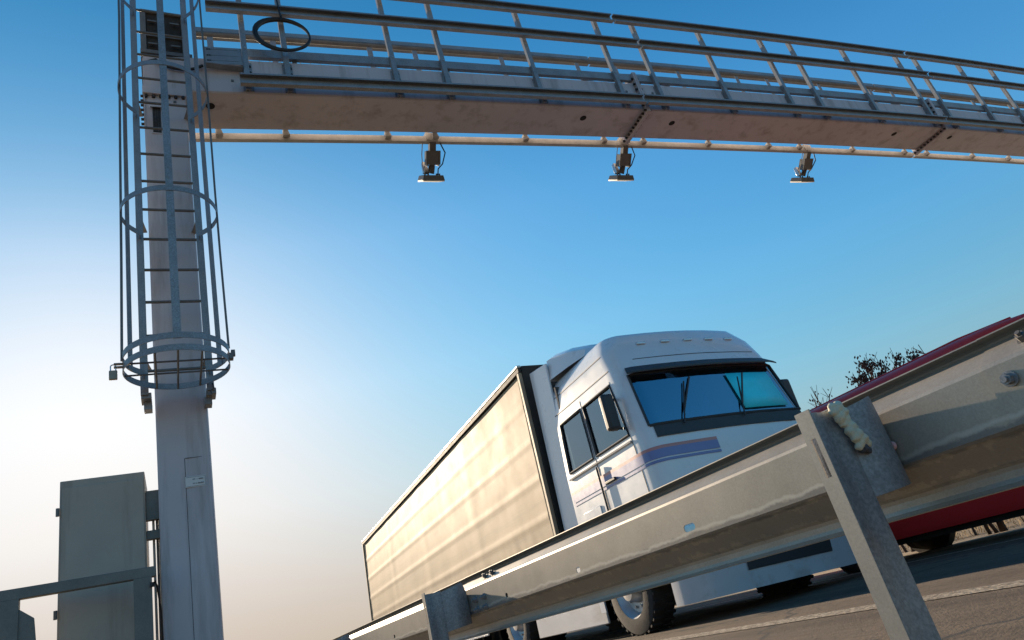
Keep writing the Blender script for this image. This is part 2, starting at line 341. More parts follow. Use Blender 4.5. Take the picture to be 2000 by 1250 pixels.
# beam in bolted sections
joints = [6.17, 12.45, 18.7]
edges = [-.078] + joints + [SEND]
prof = rrect(0, GD, 0, GH, .014)
for s0, s1 in zip(edges[:-1], edges[1:]):
    b = MB(); b.sweep(prof, gframes(s0, s1, 0, 0, .8)); b.build('beam', M['paint'], gantry)
for j, s in enumerate(joints):
    b = MB()
    for ds in (-.016, .016):
        q = s + ds; t = .028; e = .055
        for o0, o1, z0, z1 in ((-e, GD + e, -e - .01, -.001), (-e, GD + e, GH + .001, GH + .16), (-e, -.001, -.001, GH + .001), (GD + .001, GD + e, -.001, GH + .001)):
            b.hexa([G(q - t / 2, o0, z0), G(q + t / 2, o0, z0), G(q + t / 2, o1, z0), G(q - t / 2, o1, z0), G(q - t / 2, o0, z1), G(q + t / 2, o0, z1), G(q + t / 2, o1, z1), G(q - t / 2, o1, z1)])
    fl = b.build('splice_flange', M['paint'], gantry, .003)
    if j < 2:
        spots = [(-.03 + k * (GD + .06) / 9, -.034) for k in range(10)] + [(-.03, .06 + k * .098) for k in range(6)]
        for o, z in spots:
            b = MB(); b.tube([G(s - .056, o, z), G(s + .05, o, z)], .019, 6)
            b.build('bolt', M['dark'], fl)
    for ds in (-.22, .22):
        b = MB(); b.hexa([G(s + ds + dx, -.004, .30 + dz) for dx, dz in ((-.02, -.02), (.01, -.035), (.04, .035), (.01, .05))] + [G(s + ds + dx, .001, .30 + dz) for dx, dz in ((-.02, -.02), (.01, -.035), (.04, .035), (.01, .05))])
        b.build('lifting_lug', M['galv_dark'], gantry)
for s, o in ((5.255, .21), (6.76, .235), (11.43, .21), (12.86, .2), (.55, .21)):
    b = MB(); b.tube([G(s, o, .002), G(s, o, -.003)], .047, 20); b.build('drain_hole', M['hole'], gantry)
# weld seam lines across the beam face
for s in (3.95, 8.2, 9.45, 14.8):
    b = MB(); b.hexa([G(s - .004, -.0012, .02), G(s + .004, -.0012, .02), G(s + .004, .002, .02), G(s - .004, .002, .02), G(s - .004, -.0012, GH - .02), G(s + .004, -.0012, GH - .02), G(s + .004, .002, GH - .02), G(s - .004, .002, GH - .02)])
    b.build('weld_seam', M['paint'], gantry)
# rails: lipped channels
def channel(h, d, t=.006, lip=.022, sgn=-1):
    o = [(0, -h / 2), (d, -h / 2), (d, -h / 2 + lip), (d - t, -h / 2 + lip), (d - t, -h / 2 + t), (t, -h / 2 + t), (t, h / 2 - t), (d - t, h / 2 - t), (d - t, h / 2 - lip), (d, h / 2 - lip), (d, h / 2), (0, h / 2)]
    return [(sgn * u, v) for u, v in o]
def rail(name, prof, o, z, s0, s1, m, gaps=()):
    cuts = [s0] + list(gaps) + [s1]
    for a, e in zip(cuts[:-1], cuts[1:]):
        b = MB(); b.sweep(prof, gframes(a + (.015 if a != s0 else 0), e - (.015 if e != s1 else 0), o, z, .8)); b.build(name, m, gantry)
OP = -.055     # post face offset in front of the beam
rail('top_rail', channel(.145, .055), OP - .06, 1.63, .55, SEND, M['galv'], (6.12, 12.45, 18.7))
rail('mid_rail', channel(.14, .055), OP - .06, 1.15, .58, SEND, M['galv'], (6.42, 12.75, 18.9))
rail('low_rail', channel(.145, .055), OP - .06, .055, .86, SEND, M['galv'], (6.10, 12.45, 18.7))
rail('kick_rail', channel(.12, .05, sgn=1), -.01, .60, .95, SEND, M['galv'])
FO = GD + .06
rail('top_rail', channel(.13, .08, sgn=1), FO, 1.63, .45, SEND, M['galv'], (6.1, 12.45, 18.7))
b = MB(); n_ = 30
b.tube([G(.45 + (SEND - .45) * i / n_, FO - .03, 1.545) for i in range(n_ + 1)], .035, 10); b.build('handrail_tube', M['galv_dark'], gantry)
rail('mid_rail', channel(.10, .05, sgn=1), FO, .72, .9, SEND, M['galv'])
rail('low_rail', channel(.088, .055, sgn=1), FO + .03, -.015, .30, SEND, M['conduit'], (6.2, 12.45, 18.7))
near_s = [.945, 1.383, 2.64, 3.29, 4.565, 5.85, 6.51, 7.755, 9.02, 9.665, 10.91, 12.27, 12.78, 14.02, 15.0, 16.2, 17.4, 18.2, 19.4, 20.6, 21.6]
for s in near_s:
    b = MB()
    def vbar(s0, s1, o0, o1, z0, z1): b.hexa([G(s0, o0, z0), G(s1, o0, z0), G(s1, o1, z0), G(s0, o1, z0), G(s0, o0, z1), G(s1, o0, z1), G(s1, o1, z1), G(s0, o1, z1)])
    vbar(s - .03, s + .03, OP - .006, OP, -.005, 1.68)
    vbar(s - .03, s - .024, OP, OP + .045, -.005, 1.68)
    p = b.build('railing_post', M['galv'], gantry)
    b = MB(); vbar(s + .001, s + .011, OP + .001, -.0015, .02, .44); vbar(s - .05, s + .06, -.012, -.0005, .02, .44)
    b.build('bracket', M['galv'], p)
    for k in range(3):
        for bp_, bn_ in ((G(s + .012, OP + .022, .2 + k * .09), gb), (G(s + .04, -.013, .2 + k * .09), -gn)):
            b = MB(); b.bolt(bp_, bn_, .011, .014); b.build('bolt', M['dark'], p)
    for z in (1.04, 1.52, .62):
        b = MB(); b.bolt(G(s + .008, OP - .007, z), -gn, .008, .008); b.build('rail_bolt', M['silver'], p)
far_s = [.62, 1.36, 2.60, 3.23, 4.54, 5.81, 6.5, 7.72, 8.96, 9.64, 10.88, 12.2, 12.8, 14.1, 15.2, 16.4, 17.4, 18.4, 19.6, 20.8]
for s in far_s:
    b = MB()
    vbar(s - .035, s + .035, FO - .03, FO - .024, .05, 1.60); vbar(s + .029, s + .035, FO - .024, FO + .02, .05, 1.60)
    vbar(s - .035, s + .035, GD - .001, FO - .024, .05, .35)
    b.build('railing_post', M['galv'], gantry)
    b = MB(); b.hexa([G(s - .03, FO - .02, -.03), G(s + .05, FO - .02, -.02), G(s + .05, FO + .03, -.02), G(s - .03, FO + .03, -.03), G(s - .03, FO - .02, .05), G(s + .03, FO - .02, .05), G(s + .03, FO + .03, .05), G(s - .03, FO + .03, .05)])
    b.build('rail_bracket', M['conduit'], gantry)
# walkway supports between the two railings
for s in far_s[1::2]:
    b = MB(); vbar(s + .10, s + .15, .02, FO - .03, GH + .004, GH + .05); b.build('deck_bearer', M['galv_dark'], gantry)
# wire cable tray along the near edge
b = MB()
for o, z in ((.07, .70), (.07, .645), (.17, .645), (.17, .70)):
    b.tube([G(.95 + i * .9, o, z + (.07 * math.exp(-((.95 + i * .9 - 6.2) / .35) ** 2))) for i in range(24)], .0028, 4)
s = 1.0
while s < 18:
    for o, z in ((.07, .70),): b.tube([G(s, .17, .70), G(s, .17, .645), G(s, .07, .645), G(s, .07, .70)], .0026, 4)
    s += .115
b.build('cable_tray', M['galv'], gantry)
for k, j in enumerate((6.17, 12.45)):
    for q in range(3):
        b = MB(); b.tube([G(j - .75 + i * .15, .08 + q * .03, .64 + (.10 + q * .012) * math.exp(-((i - 5) / 2.6) ** 2)) for i in range(11)], .011, 6); b.build('tray_cable', M['black'], gantry)
# perforated cover plate by the column
b = MB(); b.hexa([G(.525, -.10, .31), G(.905, -.10, .31), G(.905, -.095, .31), G(.525, -.095, .31), G(.535, -.085, .575), G(.905, -.085, .575), G(.905, -.08, .575), G(.535, -.08, .575)])
b.box(G(.715, -.06, .308), (.38, .08, .006)); b.box(G(.905, -.06, .43), (.006, .08, .26))
cp = b.build('cover_plate', M['galv'], gantry, .002)
b = MB()
for zz in (.36, .44, .535):
    for k in range(14):
        oo = -.1005 + (zz - .31) / .265 * .015
        b.tube([G(.56 + k * .023, oo + .001, zz), G(.56 + k * .023, oo - .0015, zz)], .0048 if k > 1 else .011, 8)
b.build('perforation', M['hole'], cp)
# gate panel behind the ladder, on the walkway
pg = MB()
for x in (-.06, .345): pg.box((x, 6.02, 7.08), (.055, .03, .74))
for z in (6.73, 7.08, 7.44): pg.box((.142, 6.022, z), (.44, .03, .035))
gp = pg.build('gate_panel', M['galv_dark'], gantry)
b = MB()
for k in range(26): b.box((-.03 + k * .0138, 6.03, 7.08), (.0035, .004, .7))
for k in range(36): b.box((.142, 6.034, 6.74 + k * .0195), (.36, .004, .0035))
b.box((.142, 6.042, 7.08), (.40, .006, .72)); b.build('mesh_infill', M['panel'], gp)
for x, z in ((.03, 7.27), (.03, 6.93), (.25, 7.27), (.25, 6.93)):
    b = MB(); b.bar((x - .045, 5.995, z), (x + .045, 5.995, z), .02, .02); b.bar((x, 5.995, z), (x, 6.03, z + .04), .018, .018); b.build('clamp', M['galv_dark'], gp)
b = MB(); b.box(C0(.142, .25, GZ + GH + .045), (.5, .5, .05)); b.build('walkway_deck', M['galv_dark'], gantry)
b = MB(); b.tube([(-.02, 5.99, 6.66), (.05, 5.97, 6.68), (.10, 5.96, 6.60), (.2, 5.955, 6.57), (.33, 5.95, 6.56), (.42, 5.94, 6.58), (.50, 5.93, 6.63)], .016, 8); b.build('tray_cable', M['black'], gantry)

# ladder with safety cage
YL = 5.80
def lpart(bm, name, m='galv', bevel=0): return bm.build(name, M[m], lad_o, bevel)
lad_o = bpy.data.objects.new('ladder', None); COL.objects.link(lad_o); lad_o.parent = gantry; lad_o.empty_display_size = .1; lad_o['_o'] = gantry['_o']
for x in (-.145, .340):
    for z in (3.1, 4.5, 5.9):
        b = MB(); b.bar((x, YL + .01, z), (x * .86 + .012, 6.0, z), .05, .008); lpart(b, 'standoff')
for x in (-.145, .340):
    b = MB(); b.hexa([(x + dx, YL + dy, 2.80) for dx, dy in ((-.029, -.012), (.029, -.012), (.029, .012), (-.029, .012))] + [(x + dx, YL + dy, 7.75) for dx, dy in ((-.029, -.012), (.029, -.012), (.029, .012), (-.029, .012))]); lpart(b, 'side_rail', bevel=.003)
z = 3.009
while z < 7.6:
    b = MB(); b.cyl((-.12, YL, z), (.315, YL, z), .013, 10); lpart(b, 'rung', 'galv_dark'); z += .3215
HC = Vector((.098, 5.44, 0)); HR = .375
def hoop_pts(a0, a1, n, r=HR): return [(HC.x + r * math.sin(t), HC.y - r * math.cos(t)) for t in [a0 + (a1 - a0) * i / n for i in range(n + 1)]]
def ribbon(bm, pts, z, h, t):
    n = len(pts); vs = []
    for i, (x, y) in enumerate(pts):
        d = Vector((pts[min(i + 1, n - 1)][0] - pts[max(i - 1, 0)][0], pts[min(i + 1, n - 1)][1] - pts[max(i - 1, 0)][1], 0)).normalized(); q = Vector((-d.y, d.x, 0)) * t / 2
        zz = z(x, y) if callable(z) else z
        P = Vector((x, y, zz)); vs += [P - q - UZ * h / 2, P + q - UZ * h / 2, P + q + UZ * h / 2, P - q + UZ * h / 2]
    f = [(i * 4 + k, i * 4 + (k + 1) % 4, i * 4 + 4 + (k + 1) % 4, i * 4 + 4 + k) for i in range(n - 1) for k in range(4)] + [(3, 2, 1, 0), tuple(4 * (n - 1) + k for k in range(4))]
    bm.add(vs, f)
for z in (7.10, 5.706, 4.313, 2.965):
    b = MB(); ribbon(b, [(-.145, YL - .012)] + hoop_pts(-2.45, 2.45, 40) + [(.340, YL - .012)], z, .05, .006); lpart(b, 'cage_hoop')
def strip(x, y, ang, z0, z1):
    b = MB(); ca, sa = math.cos(ang), math.sin(ang)
    p = [(x + u * ca - v * sa, y + u * sa + v * ca) for u, v in ((-.029, -.004), (.029, -.004), (.029, .004), (-.029, .004))]
    b.hexa([(q[0], q[1], z0) for q in p] + [(q[0], q[1], z1) for q in p]); lpart(b, 'cage_strip')
for a in (0.0, -2.02, 2.10):
    r = HR - .008; strip(HC.x + r * math.sin(a), HC.y - r * math.cos(a), a, 2.94, 7.75)
# hinged bottom gate of the cage
gz = lambda x, y: 2.865
b = MB(); ribbon(b, hoop_pts(-math.pi, math.pi, 56), gz, .05, .006)
gate = b.build('cage_gate', M['galv'], lad_o)
for x in (-.055, .098, .262):
    yy = math.sqrt(max(0, .37 ** 2 - (x - HC.x) ** 2)); b = MB(); b.cyl((x, HC.y - yy, 2.845), (x, HC.y + yy, 2.845), .008, 8); b.build('gate_bar', M['galv_dark'], gate)
for y in (5.30, 5.52):
    xx = math.sqrt(max(0, .37 ** 2 - (y - HC.y) ** 2)); b = MB(); b.cyl((HC.x - xx, y, 2.858), (HC.x + xx, y, 2.858), .008, 8); b.build('gate_bar', M['galv_dark'], gate)
for z in (2.888, 2.862):
    b = MB(); b.box((-.30, 5.36, z), (.06, .03, .008)); b.build('hasp', M['galv_dark'], gate)
b = MB(); b.box((.482, 5.37, 2.90), (.03, .05, .05)); b.box((.498, 5.37, 2.93), (.03, .03, .05)); b.build('hinge', M['galv_dark'], gate)
for x in (-.135, .345):
    b = MB(); b.box((x, 5.88, 2.80), (.075, .15, .05)); b.box((x * .93, 5.93, 2.745), (.06, .10, .07)); b.build('ladder_foot', M['galv'], lad_o, .003)
# conductor cables down both sides of the cage
b = MB(); b.tube([(-.262, 5.43, 7.9), (-.255, 5.42, 6.6), (-.266, 5.41, 5.0), (-.272, 5.40, 3.8), (-.280, 5.40, 2.93)], .010, 8); lpart(b, 'guide_cable', 'galv_dark')
b = MB(); b.tube([(.478, 5.42, 7.9), (.479, 5.42, 5.73), (.470, 5.41, 4.6), (.468, 5.40, 3.9), (.472, 5.40, 2.99)], .009, 8); lpart(b, 'guide_cable', 'galv_dark')

# things hanging on the gantry
pad = thing('padlock', (-.325, 5.36, 2.86), 'padlock hanging from the hasp on the left of the cage hoop', 'padlock')
b = MB(); b.box((-.335, 5.36, 2.80), (.055, .022, .075)); b.build('body', M['brass'], pad, .006)
b = MB(); b.tube([(-.352, 5.36, 2.835)] + [(-.335 - .017 * math.cos(t), 5.36, 2.868 + .017 * math.sin(t)) for t in [math.pi * i / 8 for i in range(9)]] + [(-.318, 5.36, 2.835)], .0045, 8); b.build('shackle', M['silver'], pad)
lk = thing('cable_clamp', (.325, 5.75, 2.76), 'small clamp dangling on a wire below the right ladder foot', 'clamp')
b = MB(); b.tube([(.350, 5.80, 2.88), (.362, 5.78, 2.84), (.367, 5.76, 2.80), (.345, 5.75, 2.785), (.335, 5.75, 2.765)], .004, 6); b.build('wire', M['black'], lk)
b = MB(); b.box((.325, 5.75, 2.748), (.045, .03, .028)); b.box((.312, 5.75, 2.765), (.008, .03, .03)); b.box((.342, 5.75, 2.76), (.008, .03, .03)); b.tube([(.328, 5.75, 2.74), (.329, 5.75, 2.715)], .004, 6); b.build('body', M['galv_dark'], lk, .002)
b = MB(); rng = random.Random(3)
pts = []
for k in range(7 * 28):
    t = k / 28 * 2 * math.pi; turn = k / 28
    rad = .30 + .012 * math.sin(turn * 2.1) + .010 * math.sin(t * .5 + turn)
    pts.append(G(1.373, OP - .085, .775) + gb * (rad * 1.0 * math.cos(t)) + UZ * (rad * .80 * math.sin(t)) + gn * (.012 * math.sin(turn * 3.3)))
b.tube(pts, .011, 6)
b.tube([G(1.373, OP - .12, 1.02), G(1.36, OP - .13, 1.2), G(1.35, OP - .125, 1.34)], .010, 6)
b.tube([G(1.375, OP - .11, .98), G(1.38, OP - .11, 1.06)], .012, 6)
co = b.build('cable_coil', M['black'], None, origin=G(1.373, OP - .085, .6)); tag(co, 'black cable coil hung on the gantry railing post near the column', 'cable coil')
sg = thing('sign_plate', C0(.194, -.003, 2.10), 'small white printed sign stuck low on the gantry column', 'sign')
b = MB(); b.box(C0(.194, -.003, 2.10), (.152, .004, .088)); b.build('plate', M['white'], sg, .001)
b = MB()
for x, z, sx, sz in ((.194, 2.137, .140, .002), (.194, 2.063, .140, .002), (.124, 2.10, .002, .076), (.264, 2.10, .002, .076)): b.box(C0(x, -.0058, z), (sx, .0016, sz))
b.build('border', M['ink'], sg)
b = MB(); rng = random.Random(5)
for z, segs in ((2.118, ((.150, .190), (.204, .207), (.217, .249))), (2.083, ((.136, .190), (.197, .204), (.211, .254)))):
    for x0, x1 in segs:
        x = x0
        while x < x1:
            wd = rng.choice((.0022, .003, .0016)); hh = rng.choice((.009, .009, .012))
            b.box(C0(x, -.0058, z + (hh - .009) / 2), (wd, .0016, hh)); x += wd + .0017
b.build('printed_text', M['ink'], sg)

# tolling antennas hung from the far channel
def antenna(label, s):
    t = thing('toll_antenna', G(s, FO + .05, -.06), label, 'antenna', 'antennas hung under the gantry beam')
    b = MB(); b.box(G(s, FO + .06, .02), (.17, .07, .13)); b.build('hanger', M['conduit'], t, .004)
    a0 = G(s, FO + .06, -.03); a1 = G(s + .005, FO + .24, -.21)
    b = MB(); b.bar(a0, a1, .085, .085); b.build('arm', M['galv_dark'], t, .004)
    d = (a1 - a0).normalized()
    b = MB(); b.bar(a1 - d * .14 - gn * .04 - UZ * .04, a1 + d * .04 - gn * .04 - UZ * .04, .20, .012, (0, 1, 1)); b.bar(a1 - gb * .075 - d * .12, a1 - gb * .075 + d * .06, .012, .13, (0, 1, 1)); b.bar(a1 + gb * .075 - d * .12, a1 + gb * .075 + d * .06, .012, .13, (0, 1, 1)); b.build('mount_plate', M['galv_dark'], t, .002)
    e0 = a1 + d * .02; e1 = G(s, FO + .36, -.315)
    b = MB(); b.tube([e0, e0.lerp(e1, .5) + gb * .01, e1], [.040, .034, .042], 10)
    for q in (.35, .55, .75): b.tube([e0.lerp(e1, q) - gb * .04, e0.lerp(e1, q) + gb * .04], .016, 8)
    b.build('swivel_joint', M['sensor'], t)
    b = MB(); b.hexa([e1 + Vector(v) for v in ((-.09, -.02, .0), (-.03, -.02, .0), (-.02, .03, .0), (-.11, .03, .0), (-.10, -.02, .17), (-.04, -.02, .17), (-.04, .03, .17), (-.10, .03, .17))]); b.build('bracket', M['silver'], t, .003)
    h = G(s, FO + .40, -.365)
    b = MB(); rot = Matrix((gb, gn, UZ)).transposed()
    TA = R(36)
    def HP(u, v, z_): return h + gb * u + gn * (v * math.cos(TA) - z_ * math.sin(TA)) + UZ * (z_ * math.cos(TA) + v * math.sin(TA))
    b.hexa([HP(u, v, -.03) for u, v in ((-.15, -.13), (.15, -.13), (.15, .13), (-.15, .13))] + [HP(u, v, .035) for u, v in ((-.135, -.115), (.135, -.115), (.135, .115), (-.135, .115))])
    for u in (-.10, -.055, .06, .10): b.tube([HP(u, -.05, .03), HP(u, -.05, .06)], .012, 8)
    b.build('housing', M['sensor'], t, .008)
    b = MB(); b.hexa([HP(u, v, -.046) for u, v in ((-.145, -.125), (.145, -.125), (.145, .125), (-.145, .125))] + [HP(u, v, -.0305) for u, v in ((-.15, -.13), (.15, -.13), (.15, .13), (-.15, .13))]); b.build('radome', M['radome'], t, .004)
    b = MB(); b.tube([G(s - .14, FO + .05, -.06), G(s - .15, FO + .15, -.18), G(s - .13, FO + .27, -.27), HP(-.09, -.04, .04)], .006, 6); b.build('cable', M['conduit'], t)
    b = MB(); b.tube([G(s + .10, FO + .05, -.07), G(s + .17, FO + .13, -.16), G(s + .15, FO + .26, -.24), HP(.09, -.03, .12), HP(.085, -.03, .04)], .009, 6); b.build('cable', M['black'], t)
antenna('grey antenna under the beam nearest to the ladder column', 3.20)
antenna('grey antenna under the bolted beam joint, above the truck', 6.19)
antenna('grey antenna hanging farthest from the ladder column, right of the beam joint', 9.86)

# ------------------------------------------------------------------ cabinet and barrier beside the column
cab = thing('roadside_cabinet', (-.46, 6.45, 0), 'tall grey equipment cabinet left of the gantry column', 'cabinet')
b = MB(); b.hexa([(-.742, 6.10, .15), (-.172, 6.10, .15), (-.172, 6.75, .15), (-.742, 6.75, .15), (-.742, 6.10, 2.268), (-.172, 6.10, 2.268), (-.172, 6.75, 2.30), (-.742, 6.75, 2.30)]); b.build('body', M['cabinet'], cab, .006)
b = MB(); b.box((-.455, 6.095, 1.28), (.545, .012, 1.86)); b.build('door', M['cabinet'], cab, .003)
b = MB(); b.box((-.457, 6.425, .08), (.62, .70, .16)); b.build('plinth', M['conduit'], cab, .006)
for z in (.6, 1.3, 2.03):
    b = MB(); b.cyl((-.752, 6.09, z - .03), (-.752, 6.09, z + .03), .012, 10); b.build('hinge', M['galv_dark'], cab)
b = MB(); b.box((-.22, 6.07, 1.2), (.025, .03, .16)); b.build('handle', M['dark'], cab, .004)
for x, m in ((-.122, 'conduit'), (-.097, 'galv_dark'), (-.078, 'conduit')):
    b = MB(); b.cyl((x, 6.20, 0), (x, 6.20, 2.10), .0095, 10); b.build('conduit', M[m], cab)
for z0, z1 in ((1.88, 2.115), (1.73, 1.80)):
    b = MB(); b.box((-.118, 6.16, (z0 + z1) / 2), (.105, .05, z1 - z0)); b.build('bracket', M['railing'], cab, .003)
BY = 5.75
bar = thing('steel_barrier', (-.9, BY, 0), 'dark steel barrier frame in front of the grey cabinet', 'barrier')
k = BY / 6.1
def bz(z): return CAMH + (z - CAMH) * k
b = MB(); b.hexa([(-2.6, BY, bz(1.485)), (-.107, BY, bz(1.445)), (-.107, BY + .06, bz(1.445)), (-2.6, BY + .06, bz(1.485)), (-2.6, BY, bz(1.565)), (-.107, BY, bz(1.52)), (-.107, BY + .06, bz(1.52)), (-2.6, BY + .06, bz(1.565))]); b.build('top_rail', M['railing'], bar, .004)
for x0, x1 in ((-.25, -.135), (-1.06, -.915), (-1.95, -1.83)):
    b = MB(); b.sweep([(x0, -.002), (x1, -.002), (x1, .05), (x1 - .008, .05), (x1 - .008, .006), (x0 + .008, .006), (x0 + .008, .05), (x0, .05)], [(Vector((0, BY, z)), Vector((1, 0, 0)), Vector((0, 1, 0))) for z in (0, bz(1.447 + .016 * max(0, -.1 - x1)))]); b.build('leg', M['railing'], bar)
b = MB(); b.hexa([(-.925, BY + .01, .95), (-.80, BY + .01, .95), (-.80, BY + .03, .95), (-.925, BY + .03, .95), (-.925, BY + .01, bz(1.40)), (-.83, BY + .01, bz(1.315)), (-.83, BY + .03, bz(1.315)), (-.925, BY + .03, bz(1.40))]); b.build('gusset_plate', M['railing'], bar, .003)
b = MB(); b.tube([(-.13, BY - .02, 1.32), (-.115, BY - .03, 1.35), (-.10, BY, 1.30), (-.085, BY + .1, 1.15), (-.08, BY + .2, .9)], .007, 6); b.box((-.132, BY - .01, 1.33), (.03, .03, .03)); b.build('cable', M['black'], bar)

# ------------------------------------------------------------------ guardrail
RA = R(-2.5); rb = Vector((math.sin(RA), math.cos(RA), 0)); rn = Vector((rb.y, -rb.x, 0))
def RP(t, d, z): return Vector((1.655, 0, 0)) + rb * t + rn * d + UZ * z
gr = thing('guardrail', (1.6, 1.15, 0), 'dusty galvanised roadside crash barrier seen from behind, with slotted posts', 'guardrail')
W_TOP = [(.045, .767), (.050, .766), (.070, .760), (.077, .754), (.079, .748), (.074, .743), (.058, .738), (.042, .731), (.012, .706), (.003, .700), (0, .692)]
W_BOT = [(0, .562), (.004, .556), (.014, .549), (.058, .500), (.068, .492), (.071, .482), (.071, .466), (.067, .456), (.060, .449), (.057, .446)]
def w_beam(t0, t1, d, holes):
    b = MB(); n = max(2, int((t1 - t0) / .5) + 2)
    ts = sorted([t0 + (t1 - t0) * i / (n - 1) for i in range(n)])
    fr = [(RP(t, d, 0), rn, UZ) for t in ts]
    b.sweep(W_TOP, fr, closed=False); b.sweep(W_BOT, fr, closed=False)
    hs = {}
    for (hc, hw, hz, hh) in holes: hs[hc] = (hw, hz, hh)
    cuts = set(ts)
    for hc, (hw, hz, hh) in hs.items(): cuts |= {hc - hw, hc - hw * .7, hc + hw * .7, hc + hw}
    cuts = sorted(c for c in cuts if not any(hc - hw * .69 < c < hc + hw * .69 or (hc - hw < c < hc + hw and abs(abs(c - hc) - hw * .7) > 1e-6) for hc, (hw, hz, hh) in hs.items()))
    def hole_at(t):
        for hc, (hw, hz, hh) in hs.items():
            if hc - hw - 1e-6 <= t <= hc + hw + 1e-6:
                f = 1.0 if abs(t - hc) <= hw * .701 else .45
                return hz - hh * f, hz + hh * f, hc
        return None
    for a, e in zip(cuts[:-1], cuts[1:]):
        ha, he = hole_at(a), hole_at(e)
        if ha and he and ha[2] == he[2]:
            b.add([RP(a, d, .562), RP(e, d, .562), RP(e, d, he[0]), RP(a, d, ha[0])], [(0, 1, 2, 3)])
            b.add([RP(a, d, ha[1]), RP(e, d, he[1]), RP(e, d, .692), RP(a, d, .692)], [(0, 1, 2, 3)])
        else:
            la = [RP(a, d, .562)]; 
            ring = [RP(a, d, .562), RP(e, d, .562)]
            if he: ring += [RP(e, d, he[0]), RP(e, d, he[1])]
            ring += [RP(e, d, .692), RP(a, d, .692)]
            if ha: ring += [RP(a, d, ha[1]), RP(a, d, ha[0])]
            b.add(ring, [tuple(range(len(ring)))])
    bm_me = b.build('rail_section', M['rail'], gr, sharp=28)
    me = bm_me.data; bm = bmesh.new(); bm.from_mesh(me); bmesh.ops.remove_doubles(bm, verts=bm.verts, dist=.0004); bmesh.ops.recalc_face_normals(bm, faces=bm.faces)
    bm.to_mesh(me); bm.free(); me.polygons.foreach_set('use_smooth', [False] * len(me.polygons))
    so = bm_me.modifiers.new('thickness', 'SOLIDIFY'); so.thickness = .003; so.offset = 0
    return bm_me
w_beam(-3.2, .862, -.0045, [])
w_beam(.55, 4.02, 0, [(3.438, .014, .593, .012), (2.713, .016, .591, .011), (1.954, .029, .597, .012)])
w_beam(3.55, 8.0, -.0045 + .009, [(5.4, .016, .593, .012)])
w_beam(7.75, 40.0, 0, [])
for t, z in ((.768, .7235), (.818, .655), (.70, .655), (.72, .56), (3.70, .7235), (3.60, .7235), (3.815, .627), (3.70, .627), (3.81, .575), (3.70, .575)):
    dd = -.0045 - .002 if t < .9 else -.0025
    if z > .7:
        b = MB(); b.bolt(RP(t, .030, z - .002), Vector((-rn.x * .7, -rn.y * .7, .7)), .011, .020)
    else:
        b = MB(); b.bolt(RP(t, dd, z), -rn, .012, .022)
    b.build('bolt', M['galv_dark'] if z > .7 else M['galv'], gr)  # upper bolts get darker steel: shade of the recess put into their colour
def post(t, lean=0.0):
    # C section opening away from the camera: web across the rail, flange on our side
    x0, x1, zt = -.255, -.16, .725
    b = MB()
    def FP(d, a, z): return RP(t + a, d, z)
    # flange with a long slot
    w0, w1 = 0.002, .046
    s0, s1, sw = .570, .662, .0075; cy = .023
    for aa, bb, z0, z1 in ((w0, w1, -.6, s0), (w0, w1, s1, zt + .004), (w0, cy - sw, s0, s1), (cy + sw, w1, s0, s1)):
        b.hexa([FP(x0, aa, z0), FP(x0 + .005, aa, z0), FP(x0 + .005, bb, z0), FP(x0, bb, z0), FP(x0, aa, z1), FP(x0 + .005, aa, z1), FP(x0 + .005, bb, z1), FP(x0, bb, z1)])
    po = b.build('post', M['flange'], gr)
    b = MB()
    fr = [(RP(t, 0, z), rn, rb) for z in (-.6, 0, .3, .5, .6, zt - .006)]
    pr = [(x0 + .001, 0), (x0 + .02, 0), (x0 + .035, .006), (x0 + .060, .006), (x0 + .075, 0), (x1, 0), (x1, .046), (x1 - .005, .046), (x1 - .005, .005), (x0 + .076, .005), (x0 + .061, .011), (x0 + .034, .011), (x0 + .019, .005), (x0 + .001, .005)]
    b.sweep(pr, fr); b.build('web', M['galv'], po, sharp=25)
    # rounded spacer between post and rail
    b = MB(); n = 12; zt0, zt1 = .712, .738
    pr = []
    for i in range(n + 1):
        q = i / n; pr.append((-.162 + .155 * q, .004 - .030 * math.sin(math.pi * q)))
    back = [(u, v + .004) for u, v in pr][::-1]
    side = [(-.007, .095), (-.011, .095)]
    P = pr + [(-.003, .10), (-.162, .10), (-.158, .096), (-.007, .096)] + back[1:-1] + [(-.158, .008)]
    vs = []; m_ = len(P)
    for lev in (0, 1):
        for u, v in P:
            q = (u + .162) / .155; q = max(0, min(1, q))
            ztop = .712 + .028 * min(1, q * 1.25) - (.055 * max(0, q - .86) / .14)
            zbot = .505 + .012 * q
            vs.append(RP(t + v, u, zbot if lev == 0 else ztop))
    f = [(i, (i + 1) % m_, m_ + (i + 1) % m_, m_ + i) for i in range(m_)]
    b.add(vs, f); b.build('spacer', M['galv'], po, sharp=40)
    return po
POST_T = [1.13, 3.92, 6.6, 9.3, 12.0, 14.7]
for t in POST_T: post(t)
b = MB(); b.tube([RP(1.135, -.02, .612), RP(1.135, -.008, .612)], .011, 18); b.build('reflector', M['pink'], gr)
